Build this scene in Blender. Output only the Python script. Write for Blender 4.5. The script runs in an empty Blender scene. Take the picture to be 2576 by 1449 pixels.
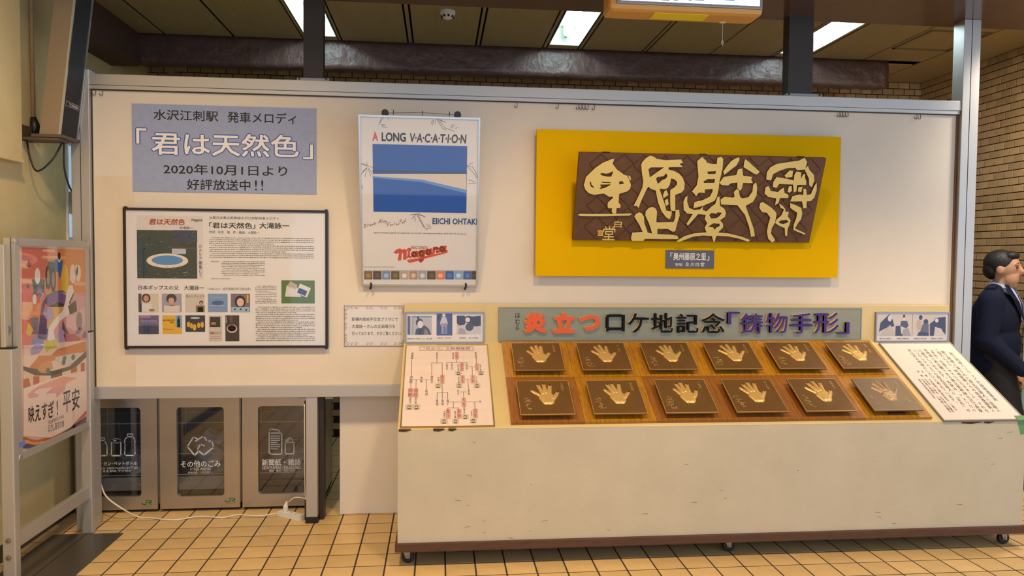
import bpy, bmesh, math, random
import numpy as np
from mathutils import Vector
from mathutils.geometry import tessellate_polygon

SC = bpy.context.scene
COL = SC.collection
rnd = random.Random(7)

# ---------------------------------------------------------------- camera
W, H_, F = 2576.0, 1449.0, 1861.0
CAM = np.array([0.0, -4.37, 1.56])
yaw, pit, rol = (math.radians(a) for a in (5.66, 2.33, 0.50))
FW = np.array([math.sin(yaw) * math.cos(pit), math.cos(yaw) * math.cos(pit), -math.sin(pit)])
R0 = np.array([math.cos(yaw), -math.sin(yaw), 0.0])
D0 = np.cross(FW, R0)
RT = R0 * math.cos(rol) - D0 * math.sin(rol)
DN = R0 * math.sin(rol) + D0 * math.cos(rol)
cam_data = bpy.data.cameras.new('camera')
cam_data.sensor_width = 36.0
cam_data.lens = 36.0 * F / W
cam_data.clip_start = 0.05
cam = bpy.data.objects.new('camera', cam_data)
COL.objects.link(cam)
m4 = np.eye(4)
m4[:3, 0], m4[:3, 1], m4[:3, 2], m4[:3, 3] = RT, -DN, -FW, CAM
from mathutils import Matrix
cam.matrix_world = Matrix(m4.tolist())
SC.camera = cam

# ---------------------------------------------------------------- world, lights, exposure
world = bpy.data.worlds.new('world')
SC.world = world
world.use_nodes = True
bg = world.node_tree.nodes['Background']
bg.inputs[0].default_value = (0.70, 0.83, 1.0, 1)
bg.inputs[1].default_value = 1.58

def lamp(name, loc, target, power, color, size=0.09, angle=120, blend=0.6):
    l = bpy.data.lights.new(name, 'SPOT')
    l.energy = power
    l.color = color
    l.shadow_soft_size = size
    l.spot_size = math.radians(angle)
    l.spot_blend = blend
    o = bpy.data.objects.new(name, l)
    COL.objects.link(o)
    o.location = loc
    o.rotation_euler = (Vector(target) - Vector(loc)).to_track_quat('-Z', 'Y').to_euler()
    return o

WARM = (1.0, 0.70, 0.38)
lamp('hall_downlight', (0.8, -2.2, 3.85), (0.8, -2.0, 0.0), 190, WARM, 0.13, 114, 0.35)
lamp('hall_downlight', (3.1, -2.2, 3.85), (3.1, -2.0, 0.0), 250, WARM, 0.13, 94, 0.4)
lamp('hall_downlight', (-1.0, -2.4, 3.85), (-1.7, -1.9, 0.0), 330, WARM, 0.13, 122, 0.8)
lamp('passage_fill_light', (3.85, -0.4, 3.03), (4.3, 0.9, 1.0), 200, (1.0, 0.86, 0.68), 0.10, 140, 1.0)  # added out-of-view spot that brightens the person and the right brick wall

SC.view_settings.view_transform = 'Standard'
SC.view_settings.look = 'None'
SC.view_settings.gamma = 1.0
SC.view_settings.use_curve_mapping = False
SC.view_settings.exposure = -0.04

# ---------------------------------------------------------------- pixel -> point
def ray(u, v):
    return FW * F + RT * (u - 1288.0) + DN * (v - 724.5)
def PY(u, v, y):
    k = ray(u, v); return CAM + k * ((y - CAM[1]) / k[1])
def PZ(u, v, z):
    k = ray(u, v); return CAM + k * ((z - CAM[2]) / k[2])
def PX(u, v, x):
    k = ray(u, v); return CAM + k * ((x - CAM[0]) / k[0])

# ---------------------------------------------------------------- materials
def lin(c):
    out = []
    for x in c:
        x = x / 255.0
        out.append(x / 12.92 if x <= 0.04045 else ((x + 0.055) / 1.055) ** 2.4)
    return tuple(out) + (1.0,)

MATS = {}
def mat(name, rgb, rough=0.5, metal=0.0, var=0.0, vscale=8.0, bump=0.0, bscale=60.0, stretch=None,
        coat=0.0, emit=0.0, dark=None, rand=0.0, spec=0.5):
    """procedural principled material; var mixes towards a darker tone with noise, rand varies per object"""
    if name in MATS:
        return MATS[name]
    m = bpy.data.materials.new(name)
    m.use_nodes = True
    nt = m.node_tree
    p = nt.nodes['Principled BSDF']
    base = lin(rgb)
    p.inputs['Base Color'].default_value = base
    p.inputs['Roughness'].default_value = rough
    p.inputs['Metallic'].default_value = metal
    p.inputs['Specular IOR Level'].default_value = spec
    p.inputs['Coat Weight'].default_value = coat
    p.inputs['Coat Roughness'].default_value = 0.08
    if emit:
        p.inputs['Emission Color'].default_value = base
        p.inputs['Emission Strength'].default_value = emit
    tc = None
    def coords():
        nonlocal tc
        if tc is None:
            t = nt.nodes.new('ShaderNodeTexCoord')
            mp = nt.nodes.new('ShaderNodeMapping')
            if stretch: mp.inputs['Scale'].default_value = stretch
            nt.links.new(t.outputs['Object'], mp.inputs['Vector'])
            tc = mp.outputs['Vector']
        return tc
    colout = None
    if var:
        n = nt.nodes.new('ShaderNodeTexNoise')
        n.inputs['Scale'].default_value = vscale
        n.inputs['Detail'].default_value = 6.0
        n.inputs['Roughness'].default_value = 0.65
        nt.links.new(coords(), n.inputs['Vector'])
        cr = nt.nodes.new('ShaderNodeValToRGB')
        cr.color_ramp.elements[0].position = 0.3
        cr.color_ramp.elements[1].position = 0.7
        dk = lin(dark) if dark else tuple(c * (1 - var) for c in base[:3]) + (1,)
        cr.color_ramp.elements[0].color = dk
        cr.color_ramp.elements[1].color = base
        nt.links.new(n.outputs['Fac'], cr.inputs['Fac'])
        colout = cr.outputs['Color']
    if rand:
        oi = nt.nodes.new('ShaderNodeObjectInfo')
        mr = nt.nodes.new('ShaderNodeMapRange')
        mr.inputs['To Min'].default_value = 1.0 - rand
        mr.inputs['To Max'].default_value = 1.0 + rand * 0.6
        nt.links.new(oi.outputs['Random'], mr.inputs['Value'])
        hs = nt.nodes.new('ShaderNodeHueSaturation')
        nt.links.new(mr.outputs['Result'], hs.inputs['Value'])
        if colout is not None: nt.links.new(colout, hs.inputs['Color'])
        else: hs.inputs['Color'].default_value = base
        colout = hs.outputs['Color']
    if colout is not None:
        nt.links.new(colout, p.inputs['Base Color'])
    if bump:
        n2 = nt.nodes.new('ShaderNodeTexNoise')
        n2.inputs['Scale'].default_value = bscale
        n2.inputs['Detail'].default_value = 4.0
        nt.links.new(coords(), n2.inputs['Vector'])
        b = nt.nodes.new('ShaderNodeBump')
        b.inputs['Strength'].default_value = bump
        b.inputs['Distance'].default_value = 0.01
        nt.links.new(n2.outputs['Fac'], b.inputs['Height'])
        nt.links.new(b.outputs['Normal'], p.inputs['Normal'])
    MATS[name] = m
    return m

def pane_mat(name, tint=(1, 1, 1), gloss=0.03, rough=0.03):
    """thin clear sheet: see-through with a fresnel reflection"""
    m = bpy.data.materials.new(name); m.use_nodes = True
    nt = m.node_tree; nt.nodes.clear()
    o = nt.nodes.new('ShaderNodeOutputMaterial')
    t = nt.nodes.new('ShaderNodeBsdfTransparent'); t.inputs[0].default_value = tint + (1,)
    g = nt.nodes.new('ShaderNodeBsdfGlossy'); g.inputs['Roughness'].default_value = rough
    lw = nt.nodes.new('ShaderNodeLayerWeight'); lw.inputs['Blend'].default_value = 0.5
    pw = nt.nodes.new('ShaderNodeMath'); pw.operation = 'POWER'; pw.inputs[1].default_value = 4.0
    fr = nt.nodes.new('ShaderNodeMath'); fr.operation = 'MULTIPLY_ADD'; fr.inputs[1].default_value = 0.9; fr.inputs[2].default_value = gloss
    nt.links.new(lw.outputs['Facing'], pw.inputs[0]); nt.links.new(pw.outputs[0], fr.inputs[0])
    mx = nt.nodes.new('ShaderNodeMixShader')
    nt.links.new(fr.outputs[0], mx.inputs[0]); nt.links.new(t.outputs[0], mx.inputs[1]); nt.links.new(g.outputs[0], mx.inputs[2])
    nt.links.new(mx.outputs[0], o.inputs[0])
    MATS[name] = m
    return m

def brick_mat(name, c1, c2, mortar, bw, bh, gap, axis):
    """distant tiles the eye cannot pick apart: brick pattern as colour and relief"""
    m = bpy.data.materials.new(name); m.use_nodes = True
    nt = m.node_tree; p = nt.nodes['Principled BSDF']
    t = nt.nodes.new('ShaderNodeTexCoord'); sx = nt.nodes.new('ShaderNodeSeparateXYZ'); cx = nt.nodes.new('ShaderNodeCombineXYZ')
    nt.links.new(t.outputs['Object'], sx.inputs[0])
    nt.links.new(sx.outputs[axis], cx.inputs[0]); nt.links.new(sx.outputs['Z'], cx.inputs[1])
    b = nt.nodes.new('ShaderNodeTexBrick')
    nt.links.new(cx.outputs[0], b.inputs['Vector'])
    b.inputs['Color1'].default_value = lin(c1); b.inputs['Color2'].default_value = lin(c2); b.inputs['Mortar'].default_value = lin(mortar)
    b.inputs['Scale'].default_value = 1.0; b.inputs['Brick Width'].default_value = bw; b.inputs['Row Height'].default_value = bh
    b.inputs['Mortar Size'].default_value = gap
    nt.links.new(b.outputs['Color'], p.inputs['Base Color'])
    p.inputs['Roughness'].default_value = 0.45
    bp = nt.nodes.new('ShaderNodeBump'); bp.inputs['Strength'].default_value = 0.4; bp.inputs['Distance'].default_value = 0.004
    bp.invert = True
    nt.links.new(b.outputs['Fac'], bp.inputs['Height']); nt.links.new(bp.outputs['Normal'], p.inputs['Normal'])
    MATS[name] = m
    return m

def ink(rgb):
    return mat('ink_%02x%02x%02x' % tuple(rgb), rgb, rough=0.6)

BLACK = ink((22, 20, 22)); WHITE = ink((232, 230, 228)); NAVY = ink((40, 52, 100))

# ---------------------------------------------------------------- mesh building
class MB:
    def __init__(self):
        self.v = []; self.f = []; self.m = []; self.slots = []
    def slot(self, m):
        if m not in self.slots: self.slots.append(m)
        return self.slots.index(m)
    def add(self, vs, fs, m):
        o = len(self.v); k = self.slot(m)
        self.v.extend(tuple(map(float, p)) for p in vs)
        for f in fs:
            self.f.append(tuple(i + o for i in f)); self.m.append(k)
    def hexa(self, c, m):
        """8 corners: bottom ring 0-3, top ring 4-7"""
        self.add(c, [(3, 2, 1, 0), (4, 5, 6, 7), (0, 1, 5, 4), (1, 2, 6, 5), (2, 3, 7, 6), (3, 0, 4, 7)], m)
    def box(self, a, b, m):
        x0, y0, z0 = (min(a[i], b[i]) for i in range(3)); x1, y1, z1 = (max(a[i], b[i]) for i in range(3))
        self.hexa([(x0, y0, z0), (x1, y0, z0), (x1, y1, z0), (x0, y1, z0), (x0, y0, z1), (x1, y0, z1), (x1, y1, z1), (x0, y1, z1)], m)
        return self
    def bbox(self, a, b, bev, m):
        """box with small chamfers on all edges"""
        bm = bmesh.new()
        bmesh.ops.create_cube(bm, size=1.0)
        lo = [min(a[i], b[i]) for i in range(3)]; hi = [max(a[i], b[i]) for i in range(3)]
        for v in bm.verts:
            v.co = Vector([lo[i] if v.co[i] < 0 else hi[i] for i in range(3)])
        bmesh.ops.bevel(bm, geom=list(bm.edges), offset=bev, segments=2, affect='EDGES', profile=0.6)
        self.bm(bm, m); return self
    def bm(self, bm, m):
        bm.verts.ensure_lookup_table(); bm.verts.index_update()
        self.add([v.co for v in bm.verts], [tuple(v.index for v in f.verts) for f in bm.faces], m); bm.free()
    def tube(self, pts, r, m, n=8, caps=True):
        pts = [np.array(p, float) for p in pts]
        rr = r if isinstance(r, (list, tuple)) else [r] * len(pts)
        vs = []; up = None
        for i, p in enumerate(pts):
            d = pts[min(i + 1, len(pts) - 1)] - pts[max(i - 1, 0)]
            d = d / (np.linalg.norm(d) + 1e-12)
            if up is None:
                a = np.array([0, 0, 1.0]) if abs(d[2]) < 0.9 else np.array([1.0, 0, 0])
                up = np.cross(d, a)
            up = up - d * (up @ d); up = up / (np.linalg.norm(up) + 1e-12)
            s = np.cross(d, up)
            for k in range(n):
                t = 2 * math.pi * k / n
                vs.append(p + rr[i] * (up * math.cos(t) + s * math.sin(t)))
        fs = []
        for i in range(len(pts) - 1):
            for k in range(n):
                fs.append((i * n + k, i * n + (k + 1) % n, (i + 1) * n + (k + 1) % n, (i + 1) * n + k))
        if caps:
            fs.append(tuple(range(n))[::-1]); e = (len(pts) - 1) * n
            fs.append(tuple(range(e, e + n)))
        self.add(vs, fs, m); return self
    def cyl(self, a, b, r, m, n=16):
        return self.tube([a, b], r, m, n)
    def lathe(self, prof, c, axis, m, n=24):
        """prof: (radius, offset along axis); axis is 0, 1 or 2"""
        vs = []; o = [i for i in range(3) if i != axis]
        for r, h in prof:
            for k in range(n):
                t = 2 * math.pi * k / n
                p = [0, 0, 0]; p[axis] = c[axis] + h; p[o[0]] = c[o[0]] + r * math.cos(t); p[o[1]] = c[o[1]] + r * math.sin(t)
                vs.append(p)
        fs = []
        for i in range(len(prof) - 1):
            for k in range(n):
                fs.append((i * n + k, i * n + (k + 1) % n, (i + 1) * n + (k + 1) % n, (i + 1) * n + k))
        self.add(vs, fs, m); return self
    def build(self, name, parent=None, smooth=False, recalc=True):
        me = bpy.data.meshes.new(name)
        off = np.array(parent_loc(parent)) if parent is not None else np.zeros(3)
        vv = (np.array(self.v) - off).tolist() if self.v else []
        me.from_pydata(vv, [], self.f)
        for m in self.slots: me.materials.append(m)
        me.polygons.foreach_set('material_index', self.m)
        if recalc:
            bm = bmesh.new(); bm.from_mesh(me); bmesh.ops.recalc_face_normals(bm, faces=bm.faces); bm.to_mesh(me); bm.free()
        if smooth:
            me.polygons.foreach_set('use_smooth', [True] * len(me.polygons))
        me.update()
        o = bpy.data.objects.new(name, me); COL.objects.link(o)
        if parent is not None: o.parent = parent
        return o

def parent_loc(p):
    l = np.zeros(3)
    while p is not None:
        l = l + np.array(p.location); p = p.parent
    return l

def tag(o, label, cat, group=None):
    o['label'] = label; o['category'] = cat
    if group: o['group'] = group
    return o
def thing(name, loc, label, cat, group=None):
    o = bpy.data.objects.new(name, None); COL.objects.link(o)
    o.location = tuple(float(x) for x in loc); o.empty_display_size = 0.05
    return tag(o, label, cat, group)
def struct(o):
    o['kind'] = 'structure'; return o

# ---------------------------------------------------------------- text and flat print
_G = {}
def glyphs(s, bold=0.0, res=2, ext=0.0):
    key = (s, bold, res, ext)
    if key in _G: return _G[key]
    c = bpy.data.curves.new('t', 'FONT')
    c.body = s; c.offset = bold; c.resolution_u = res; c.extrude = ext
    o = bpy.data.objects.new('t', c); COL.objects.link(o)
    bpy.context.view_layer.update()
    me = o.to_mesh()
    v = np.array([tuple(p.co) for p in me.vertices]).reshape(-1, 3)
    f = [tuple(p.vertices) for p in me.polygons]
    o.to_mesh_clear()
    bpy.data.objects.remove(o); bpy.data.curves.remove(c)
    _G[key] = (v, f)
    return v, f

def bold_steps(b):
    """small shifts that thicken a character's strokes"""
    if b < 0.009: return [(0.0, 0.0)]
    if b < 0.03: return [(b * x, b * y) for x, y in ((-0.7, -0.7), (0.7, -0.7), (0.7, 0.7), (-0.7, 0.7))]
    return [(0.0, 0.0)] + [(b * math.cos(k * math.pi / 4), b * math.sin(k * math.pi / 4)) for k in range(8)]

class Sheet:
    """a flat plane in the place: p0, unit axes U (right) and V (down) and outward normal N"""
    def __init__(self, p0, U, V):
        self.p0 = np.array(p0, float); self.U = np.array(U, float); self.V = np.array(V, float)
        self.U /= np.linalg.norm(self.U); self.V /= np.linalg.norm(self.V)
        self.N = np.cross(self.V, self.U) * 1.0
        if self.N @ (CAM - self.p0) < 0: self.N = -self.N
    def px(self, u, v, h=0.0):
        k = ray(u, v); p = CAM + k * (((self.p0 + self.N * h - CAM) @ self.N) / (k @ self.N))
        return np.array([(p - self.p0) @ self.U, (p - self.p0) @ self.V])
    def at(self, s, t, h=0.0):
        return self.p0 + self.U * s + self.V * t + self.N * h
    def box(self, mb, s0, t0, h0, s1, t1, h1, m):
        c = [self.at(s, t, h) for h in (h0, h1) for (s, t) in ((s0, t0), (s1, t0), (s1, t1), (s0, t1))]
        mb.hexa(c, m)
    def frame(self, mb, s0, t0, s1, t1, w, h0, h1, m):
        self.box(mb, s0, t0, h0, s1, t0 + w, h1, m); self.box(mb, s0, t1 - w, h0, s1, t1, h1, m)
        self.box(mb, s0, t0 + w, h0, s0 + w, t1 - w, h1, m); self.box(mb, s1 - w, t0 + w, h0, s1, t1 - w, h1, m)

class Print:
    """flat printed shapes on a sheet, a hair above it; boxes and points come in photo pixels"""
    def __init__(self, sheet, h=0.0006):
        self.s = sheet; self.h = h; self.mb = MB(); self.n = 0
    def lift(self):
        return self.h
    def bst(self, box, h=None):
        a = self.s.px(box[0], box[1], self.h); b = self.s.px(box[2], box[3], self.h)
        return a[0], a[1], b[0], b[1]
    def rect(self, box, m, dh=0.0, sides=False):
        s0, t0, s1, t1 = self.bst(box); h = self.h + dh
        self.mb.add([self.s.at(s0, t0, h), self.s.at(s1, t0, h), self.s.at(s1, t1, h), self.s.at(s0, t1, h)], [(0, 1, 2, 3)], m)
        return self
    def poly(self, pts, m, holes=(), dh=0.0, thick=0.0, side=None):
        loops = [[self.s.px(u, v, self.h) for u, v in l] for l in (pts,) + tuple(holes)]
        return self.poly_st(loops, m, dh, thick, side)
    def poly_st(self, loops, m, dh=0.0, thick=0.0, side=None):
        h = self.h + dh + thick
        tri = tessellate_polygon([[Vector((p[0], p[1], 0)) for p in l] for l in loops])
        flat = [p for l in loops for p in l]
        self.mb.add([self.s.at(p[0], p[1], h) for p in flat], [tuple(t) for t in tri], m)
        if thick:
            for l in loops:
                n = len(l)
                vs = [self.s.at(p[0], p[1], h) for p in l] + [self.s.at(p[0], p[1], h - thick) for p in l]
                self.mb.add(vs, [(i, (i + 1) % n, n + (i + 1) % n, n + i) for i in range(n)], side or m)
        return self
    def stroke(self, pts, w, m, dh=0.0, st=False, close=False):
        q = [np.array(p, float) if st else self.s.px(p[0], p[1], self.h) for p in pts]
        if close: q.append(q[0])
        h = self.h + dh
        for a, b in zip(q[:-1], q[1:]):
            d = b - a; L = np.linalg.norm(d)
            if L < 1e-9: continue
            d = d / L; n = np.array([-d[1], d[0]]) * w / 2; e = d * w * 0.35
            self.mb.add([self.s.at(*(p), h) for p in (a - e + n, b + e + n, b + e - n, a - e - n)], [(0, 1, 2, 3)], m)
        return self
    def disc(self, c, r, m, dh=0.0, ry=None, n=20):
        a = self.s.px(c[0], c[1], self.h); b = self.s.px(c[0] + r, c[1], self.h); rr = abs(b[0] - a[0])
        r2 = rr if ry is None else rr * ry / r
        return self.poly_st([[a + np.array([rr * math.cos(2 * math.pi * k / n), r2 * math.sin(2 * math.pi * k / n)]) for k in range(n)]], m, dh)
    def text(self, s, box, m, bold=0.0, res=2, thick=0.0, side=None, slant=0.0, dh=0.0):
        v, f = glyphs(s, 0.0, res, 0.5 if thick else 0.0)
        if not len(v): return self
        s0, t0, s1, t1 = self.bst(box)
        x = v[:, 0] + slant * v[:, 1]
        xa, xb, ya, yb = x.min() - bold, x.max() + bold, v[:, 1].min() - bold, v[:, 1].max() + bold
        kx, ky = (s1 - s0) / (xb - xa + 1e-9), (t1 - t0) / (yb - ya + 1e-9)
        S = s0 + (x - xa) * kx; T = t1 - (v[:, 1] - ya) * ky
        Hh = self.h + dh + (v[:, 2] + 0.5) * thick if thick else np.full(len(v), self.h + dh)
        if thick:
            top = [q for q in f if all(v[i, 2] > 0.25 for i in q)]; rest = [q for q in f if not all(v[i, 2] > 0.25 for i in q)]
        for j, (dx, dy) in enumerate(bold_steps(bold)):
            lift = 0.00002 * j
            P = [self.s.at(S[i] + dx * kx, T[i] + dy * ky, Hh[i] + lift) for i in range(len(v))]
            if not thick: self.mb.add(P, f, m)
            else: self.mb.add(P, top, m); self.mb.add(P, rest, side or m)
        return self
    def em(self, ch, s, t, size, m, bold=0.0, sy=None, dh=0.0):
        """one character in an em cell whose top-left corner is (s, t)"""
        v, f = glyphs(ch, 0.0, 1, 0.0)
        if not len(v): return self
        sy = sy or size
        for j, (dx, dy) in enumerate(bold_steps(bold)):
            self.mb.add([self.s.at(s + (p[0] + dx) * size, t + (0.86 - p[1] + dy) * sy, self.h + dh + 0.00002 * j) for p in v], f, m)
        return self
    def column(self, text, box, m, bold=0.0):
        """vertical writing filling a pixel box"""
        s0, t0, s1, t1 = self.bst(box); n = len(text); c = (t1 - t0) / n
        for i, ch in enumerate(text):
            if ch in '・。、 　': 
                if ch in '。、': self.em(ch, s0 + (s1 - s0) * 0.6, t0 + c * (i - 0.5), s1 - s0, m, bold, c)
                elif ch == '・': self.em(ch, s0, t0 + c * i, s1 - s0, m, bold, c)
                continue
            self.em(ch, s0, t0 + c * i, s1 - s0, m, bold, c)
        return self
    def greek(self, box, rows, m, fill=0.55, last=0.6, gap=0.35, seed=1):
        """rows of small print too fine to read: runs of short marks"""
        r = random.Random(seed); s0, t0, s1, t1 = self.bst(box); rh = (t1 - t0) / rows
        for i in range(rows):
            e = s1 if (i % 4 != 3) else s0 + (s1 - s0) * (last + 0.3 * r.random())
            s = s0 + (rh if i % 4 == 0 else 0); y0 = t0 + rh * (i + 0.22); y1 = t0 + rh * (i + 0.22 + fill)
            while s < e:
                w = rh * fill * r.uniform(0.5, 1.6); a = r.uniform(0, 0.18) * rh
                self.mb.add([self.s.at(s, y0 + a, self.h), self.s.at(min(s + w, e), y0 + a, self.h), self.s.at(min(s + w, e), y1 - a * 0.6, self.h), self.s.at(s, y1 - a * 0.6, self.h)], [(0, 1, 2, 3)], m)
                s += w + rh * gap * r.uniform(0.3, 1.0)
        return self
    def build(self, name, parent):
        return self.mb.build(name, parent, recalc=False)
    def line(self, parent, s, box, m, *a, **k):
        """one line of writing as a part of its own"""
        q = Print(self.s, self.h); q.text(s, box, m, *a, **k); q.build('lettering_line', parent); return self

XR, ZD = np.array([1.0, 0, 0]), np.array([0, 0, -1.0])
def wall_sheet(u, v, y):
    return Sheet(PY(u, v, y), XR, ZD)
# ---------------------------------------------------------------- shared materials
alu = mat('brushed_aluminium', (188, 185, 182), rough=0.42, metal=0.6, bump=0.05, bscale=40, stretch=(1, 1, 30))
alu_dull = mat('dull_aluminium', (150, 150, 150), rough=0.5, metal=0.6)
steel = mat('stainless_steel', (186, 176, 164), rough=0.33, metal=0.8, bump=0.03, bscale=30, stretch=(1, 1, 14))
dark_steel = mat('dark_brown_steel', (52, 44, 40), rough=0.4, metal=0.2)
board_paint = mat('board_paint', (220, 210, 197), rough=0.75, var=0.06, vscale=2.0, bump=0.05, bscale=90)
wall_paint = mat('yellow_wall_paint', (214, 196, 146), rough=0.7, var=0.12, vscale=5, bump=0.12, bscale=70)
grout_m = mat('dark_grout', (66, 54, 42), rough=0.9, var=0.2, vscale=30)
floor_tile_m = mat('ochre_floor_tile', (222, 190, 134), rough=0.42, var=0.14, vscale=6, bump=0.06, bscale=120, rand=0.10, dark=(204, 174, 128))
soffit_m = mat('brown_gloss_soffit', (88, 66, 56), rough=0.16, var=0.12, vscale=5)
beam_m = mat('rough_brown_beam', (96, 70, 62), rough=0.42, var=0.3, vscale=14, bump=0.9, bscale=22)
ceil_m = mat('olive_ceiling_panel', (172, 154, 110), rough=0.6, var=0.1, vscale=3, stretch=(10, 1, 1), bump=0.05, bscale=80)
joint_m = mat('ceiling_joint', (20, 17, 14), rough=0.9)
brick_m = mat('tan_brick_tile', (186, 154, 112), rough=0.42, var=0.15, vscale=15, rand=0.22)
mortar_m = mat('dark_mortar', (40, 35, 32), rough=0.9)
white_plastic = mat('white_plastic', (226, 226, 222), rough=0.4)
black_plastic = mat('black_plastic', (24, 24, 25), rough=0.45)
clear = pane_mat('clear_pane')

# ---------------------------------------------------------------- floor
TP = 0.1515
TX0, TY0 = -1.627, -0.0400
fl = struct(MB().box((-3.2, -7.0, -0.12), (6.0, 2.3, -0.0013), grout_m).build('floor'))
tm = MB().bbox((-0.0716, -0.0716, -0.02), (0.0716, 0.0716, 0.0), 0.0009, floor_tile_m)
tile_proto = None
def tile_centres():
    for i in range(-9, 45):
        for j in range(-46, 15):
            yield TX0 + (i + 0.5) * TP, TY0 + (j + 0.5) * TP
far = MB(); count = 0
for (x, y) in tile_centres():
    if x < -2.2 or x > 4.4 or y > 2.1: continue
    near = (-1.02 < y < 0.24 and x < -0.1) or (-0.96 < y < -0.42 and x < 3.5)
    if near and count < 300:
        if tile_proto is None:
            tm2 = MB().bbox((-0.0716, -0.0716, -0.02), (0.0716, 0.0716, 0.0), 0.0009, floor_tile_m)
            o = tm2.build('floor_tile', None); tile_proto = o
        else:
            o = tile_proto.copy(); COL.objects.link(o)
        o.location = (x, y, 0); o.parent = fl; count += 1
    elif y > -5.5:
        far.box((x - 0.0716, y - 0.0716, -0.01), (x + 0.0716, y + 0.0716, -0.0003), floor_tile_m)
fo = far.build('floor_tile_field', fl, recalc=False); fo['kind'] = 'stuff'

# ---------------------------------------------------------------- walls
struct(MB().box((-2.6, -7.0, 0), (-2.2, 0.335, 4.05), wall_paint).build('wall_left'))
o = MB().box((-2.2, -7.0, 2.045), (-2.148, -0.285, 4.05), wall_paint).box((-2.2, -7.0, 2.03), (-2.142, -0.277, 2.046), wall_paint).build('trim_1'); struct(o)
base_m = mat('dark_baseboard', (70, 60, 46), rough=0.6, var=0.2)
struct(MB().box((-2.2, -7.0, 0), (-2.188, 0.335, 0.085), base_m).build('baseboard_left'))
# recess behind the board on the left
struct(MB().box((-2.75, 0.335, 0), (-2.42, 2.15, 3.3), wall_paint).build('wall_left_rear'))
YB, XRW = 2.12, 4.42
BW, BH, BG = 0.104, 0.058, 0.007
wb_m = brick_mat('brick_tile_pattern_rear', (188, 156, 114), (160, 132, 96), (40, 35, 32), BW, BH, BG * 0.5, 'X')
wr_m = brick_mat('brick_tile_pattern_right', (188, 156, 114), (160, 132, 96), (40, 35, 32), BW, BH, BG * 0.5, 'Y')
wb = struct(MB().box((-2.75, YB, 0), (4.8, YB + 0.2, 3.4), wb_m).build('wall_rear'))
wr = struct(MB().box((XRW, -0.6, 0), (XRW + 0.2, YB, 3.4), wr_m).build('wall_right'))
bp_x = MB().bbox((-(BW - BG) / 2, -0.006, -(BH - BG) / 2), ((BW - BG) / 2, 0.006, (BH - BG) / 2), 0.0015, brick_m)
bp_y = MB().bbox((-0.006, -(BW - BG) / 2, -(BH - BG) / 2), (0.006, (BW - BG) / 2, (BH - BG) / 2), 0.0015, brick_m)
px_, py_ = None, None
def put_brick(proto, mbx, loc, wall, half=None):
    if proto is None:
        o = mbx.build('brick'); proto = o
    else:
        o = proto.copy(); COL.objects.link(o)
    o.location = loc; o.parent = wall
    if half: o.scale = half
    return proto
ZT = 3.2
mort = MB()
for k in range(4):                                   # the rows that show above the board
    z = ZT - BH * (k + 0.5)
    for i in range(64):
        x = -2.2 + BW * (i + (0.5 if k % 2 else 0.0))
        if x < XRW - 0.05: px_ = put_brick(px_, bp_x, (x, YB - 0.004, z), wb)
    xe = -2.2 + BW * (math.ceil((XRW - 0.05 + 2.2) / BW - (0.5 if k % 2 else 0.0)) - 0.5 + (0.5 if k % 2 else 0.0))
    px_ = put_brick(px_, bp_x, ((xe + BG / 2 + XRW - 0.008) / 2, YB - 0.004, z), wb, ((XRW - 0.008 - xe - BG / 2) / (BW - BG), 1, 1))
for k in range(13):                                  # the gap between the bins and the white panel
    for i in range(3):
        px_ = put_brick(px_, bp_x, (-1.16 + BW * (i + (0.5 if k % 2 else 0)), YB - 0.004, 0.03 + BH * k), wb)
mort.box((-2.2, YB - 0.004, ZT - BH * 4), (XRW, YB - 0.0005, ZT), mortar_m)
mort.box((-1.24, YB - 0.004, 0.0), (-0.78, YB - 0.0005, BH * 13), mortar_m)
mort.build('mortar_bed', wb)
mort = MB().box((XRW - 0.003, 0.39, 0.83), (XRW - 0.0005, YB - 0.012, ZT), mortar_m); mort.build('mortar_bed', wr)
cand = []
for k in range(41):
    z = ZT - BH * (k + 0.5)
    for i in range(18):
        y = YB - 0.06 - BW * (i + (0.5 if k % 2 else 0.0))
        if y > (0.40 if k % 2 else 0.35): cand.append((y, z))
def show(y, z):
    q = np.array([XRW, y, z]) - CAM; d = q @ FW
    u, v = 1288 + F * (q @ RT) / d, 724.5 + F * (q @ DN) / d
    return (0 if (2395 < u < 2620 and v < 800) or (2300 < u < 2620 and v < 270) else 5) + d * 0.1
cand.sort(key=lambda c: show(*c))
rest = MB()
for k in range(1, 41, 2):                            # half bricks in the corner
    rest.box((XRW - 0.01, YB - 0.012 - BW * 0.5 + BG * 0.5, ZT - BH * (k + 0.5) - (BH - BG) / 2), (XRW - 0.001, YB - 0.012, ZT - BH * (k + 0.5) + (BH - BG) / 2), brick_m)
for n_, (y, z) in enumerate(cand):
    if n_ < 300: py_ = put_brick(py_, bp_y, (XRW - 0.004, y, z), wr)
    else: rest.box((XRW - 0.01, y - (BW - BG) / 2, z - (BH - BG) / 2), (XRW - 0.001, y + (BW - BG) / 2, z + (BH - BG) / 2), brick_m)
o = rest.build('brick_field', wr, recalc=False); o['kind'] = 'stuff'

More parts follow.
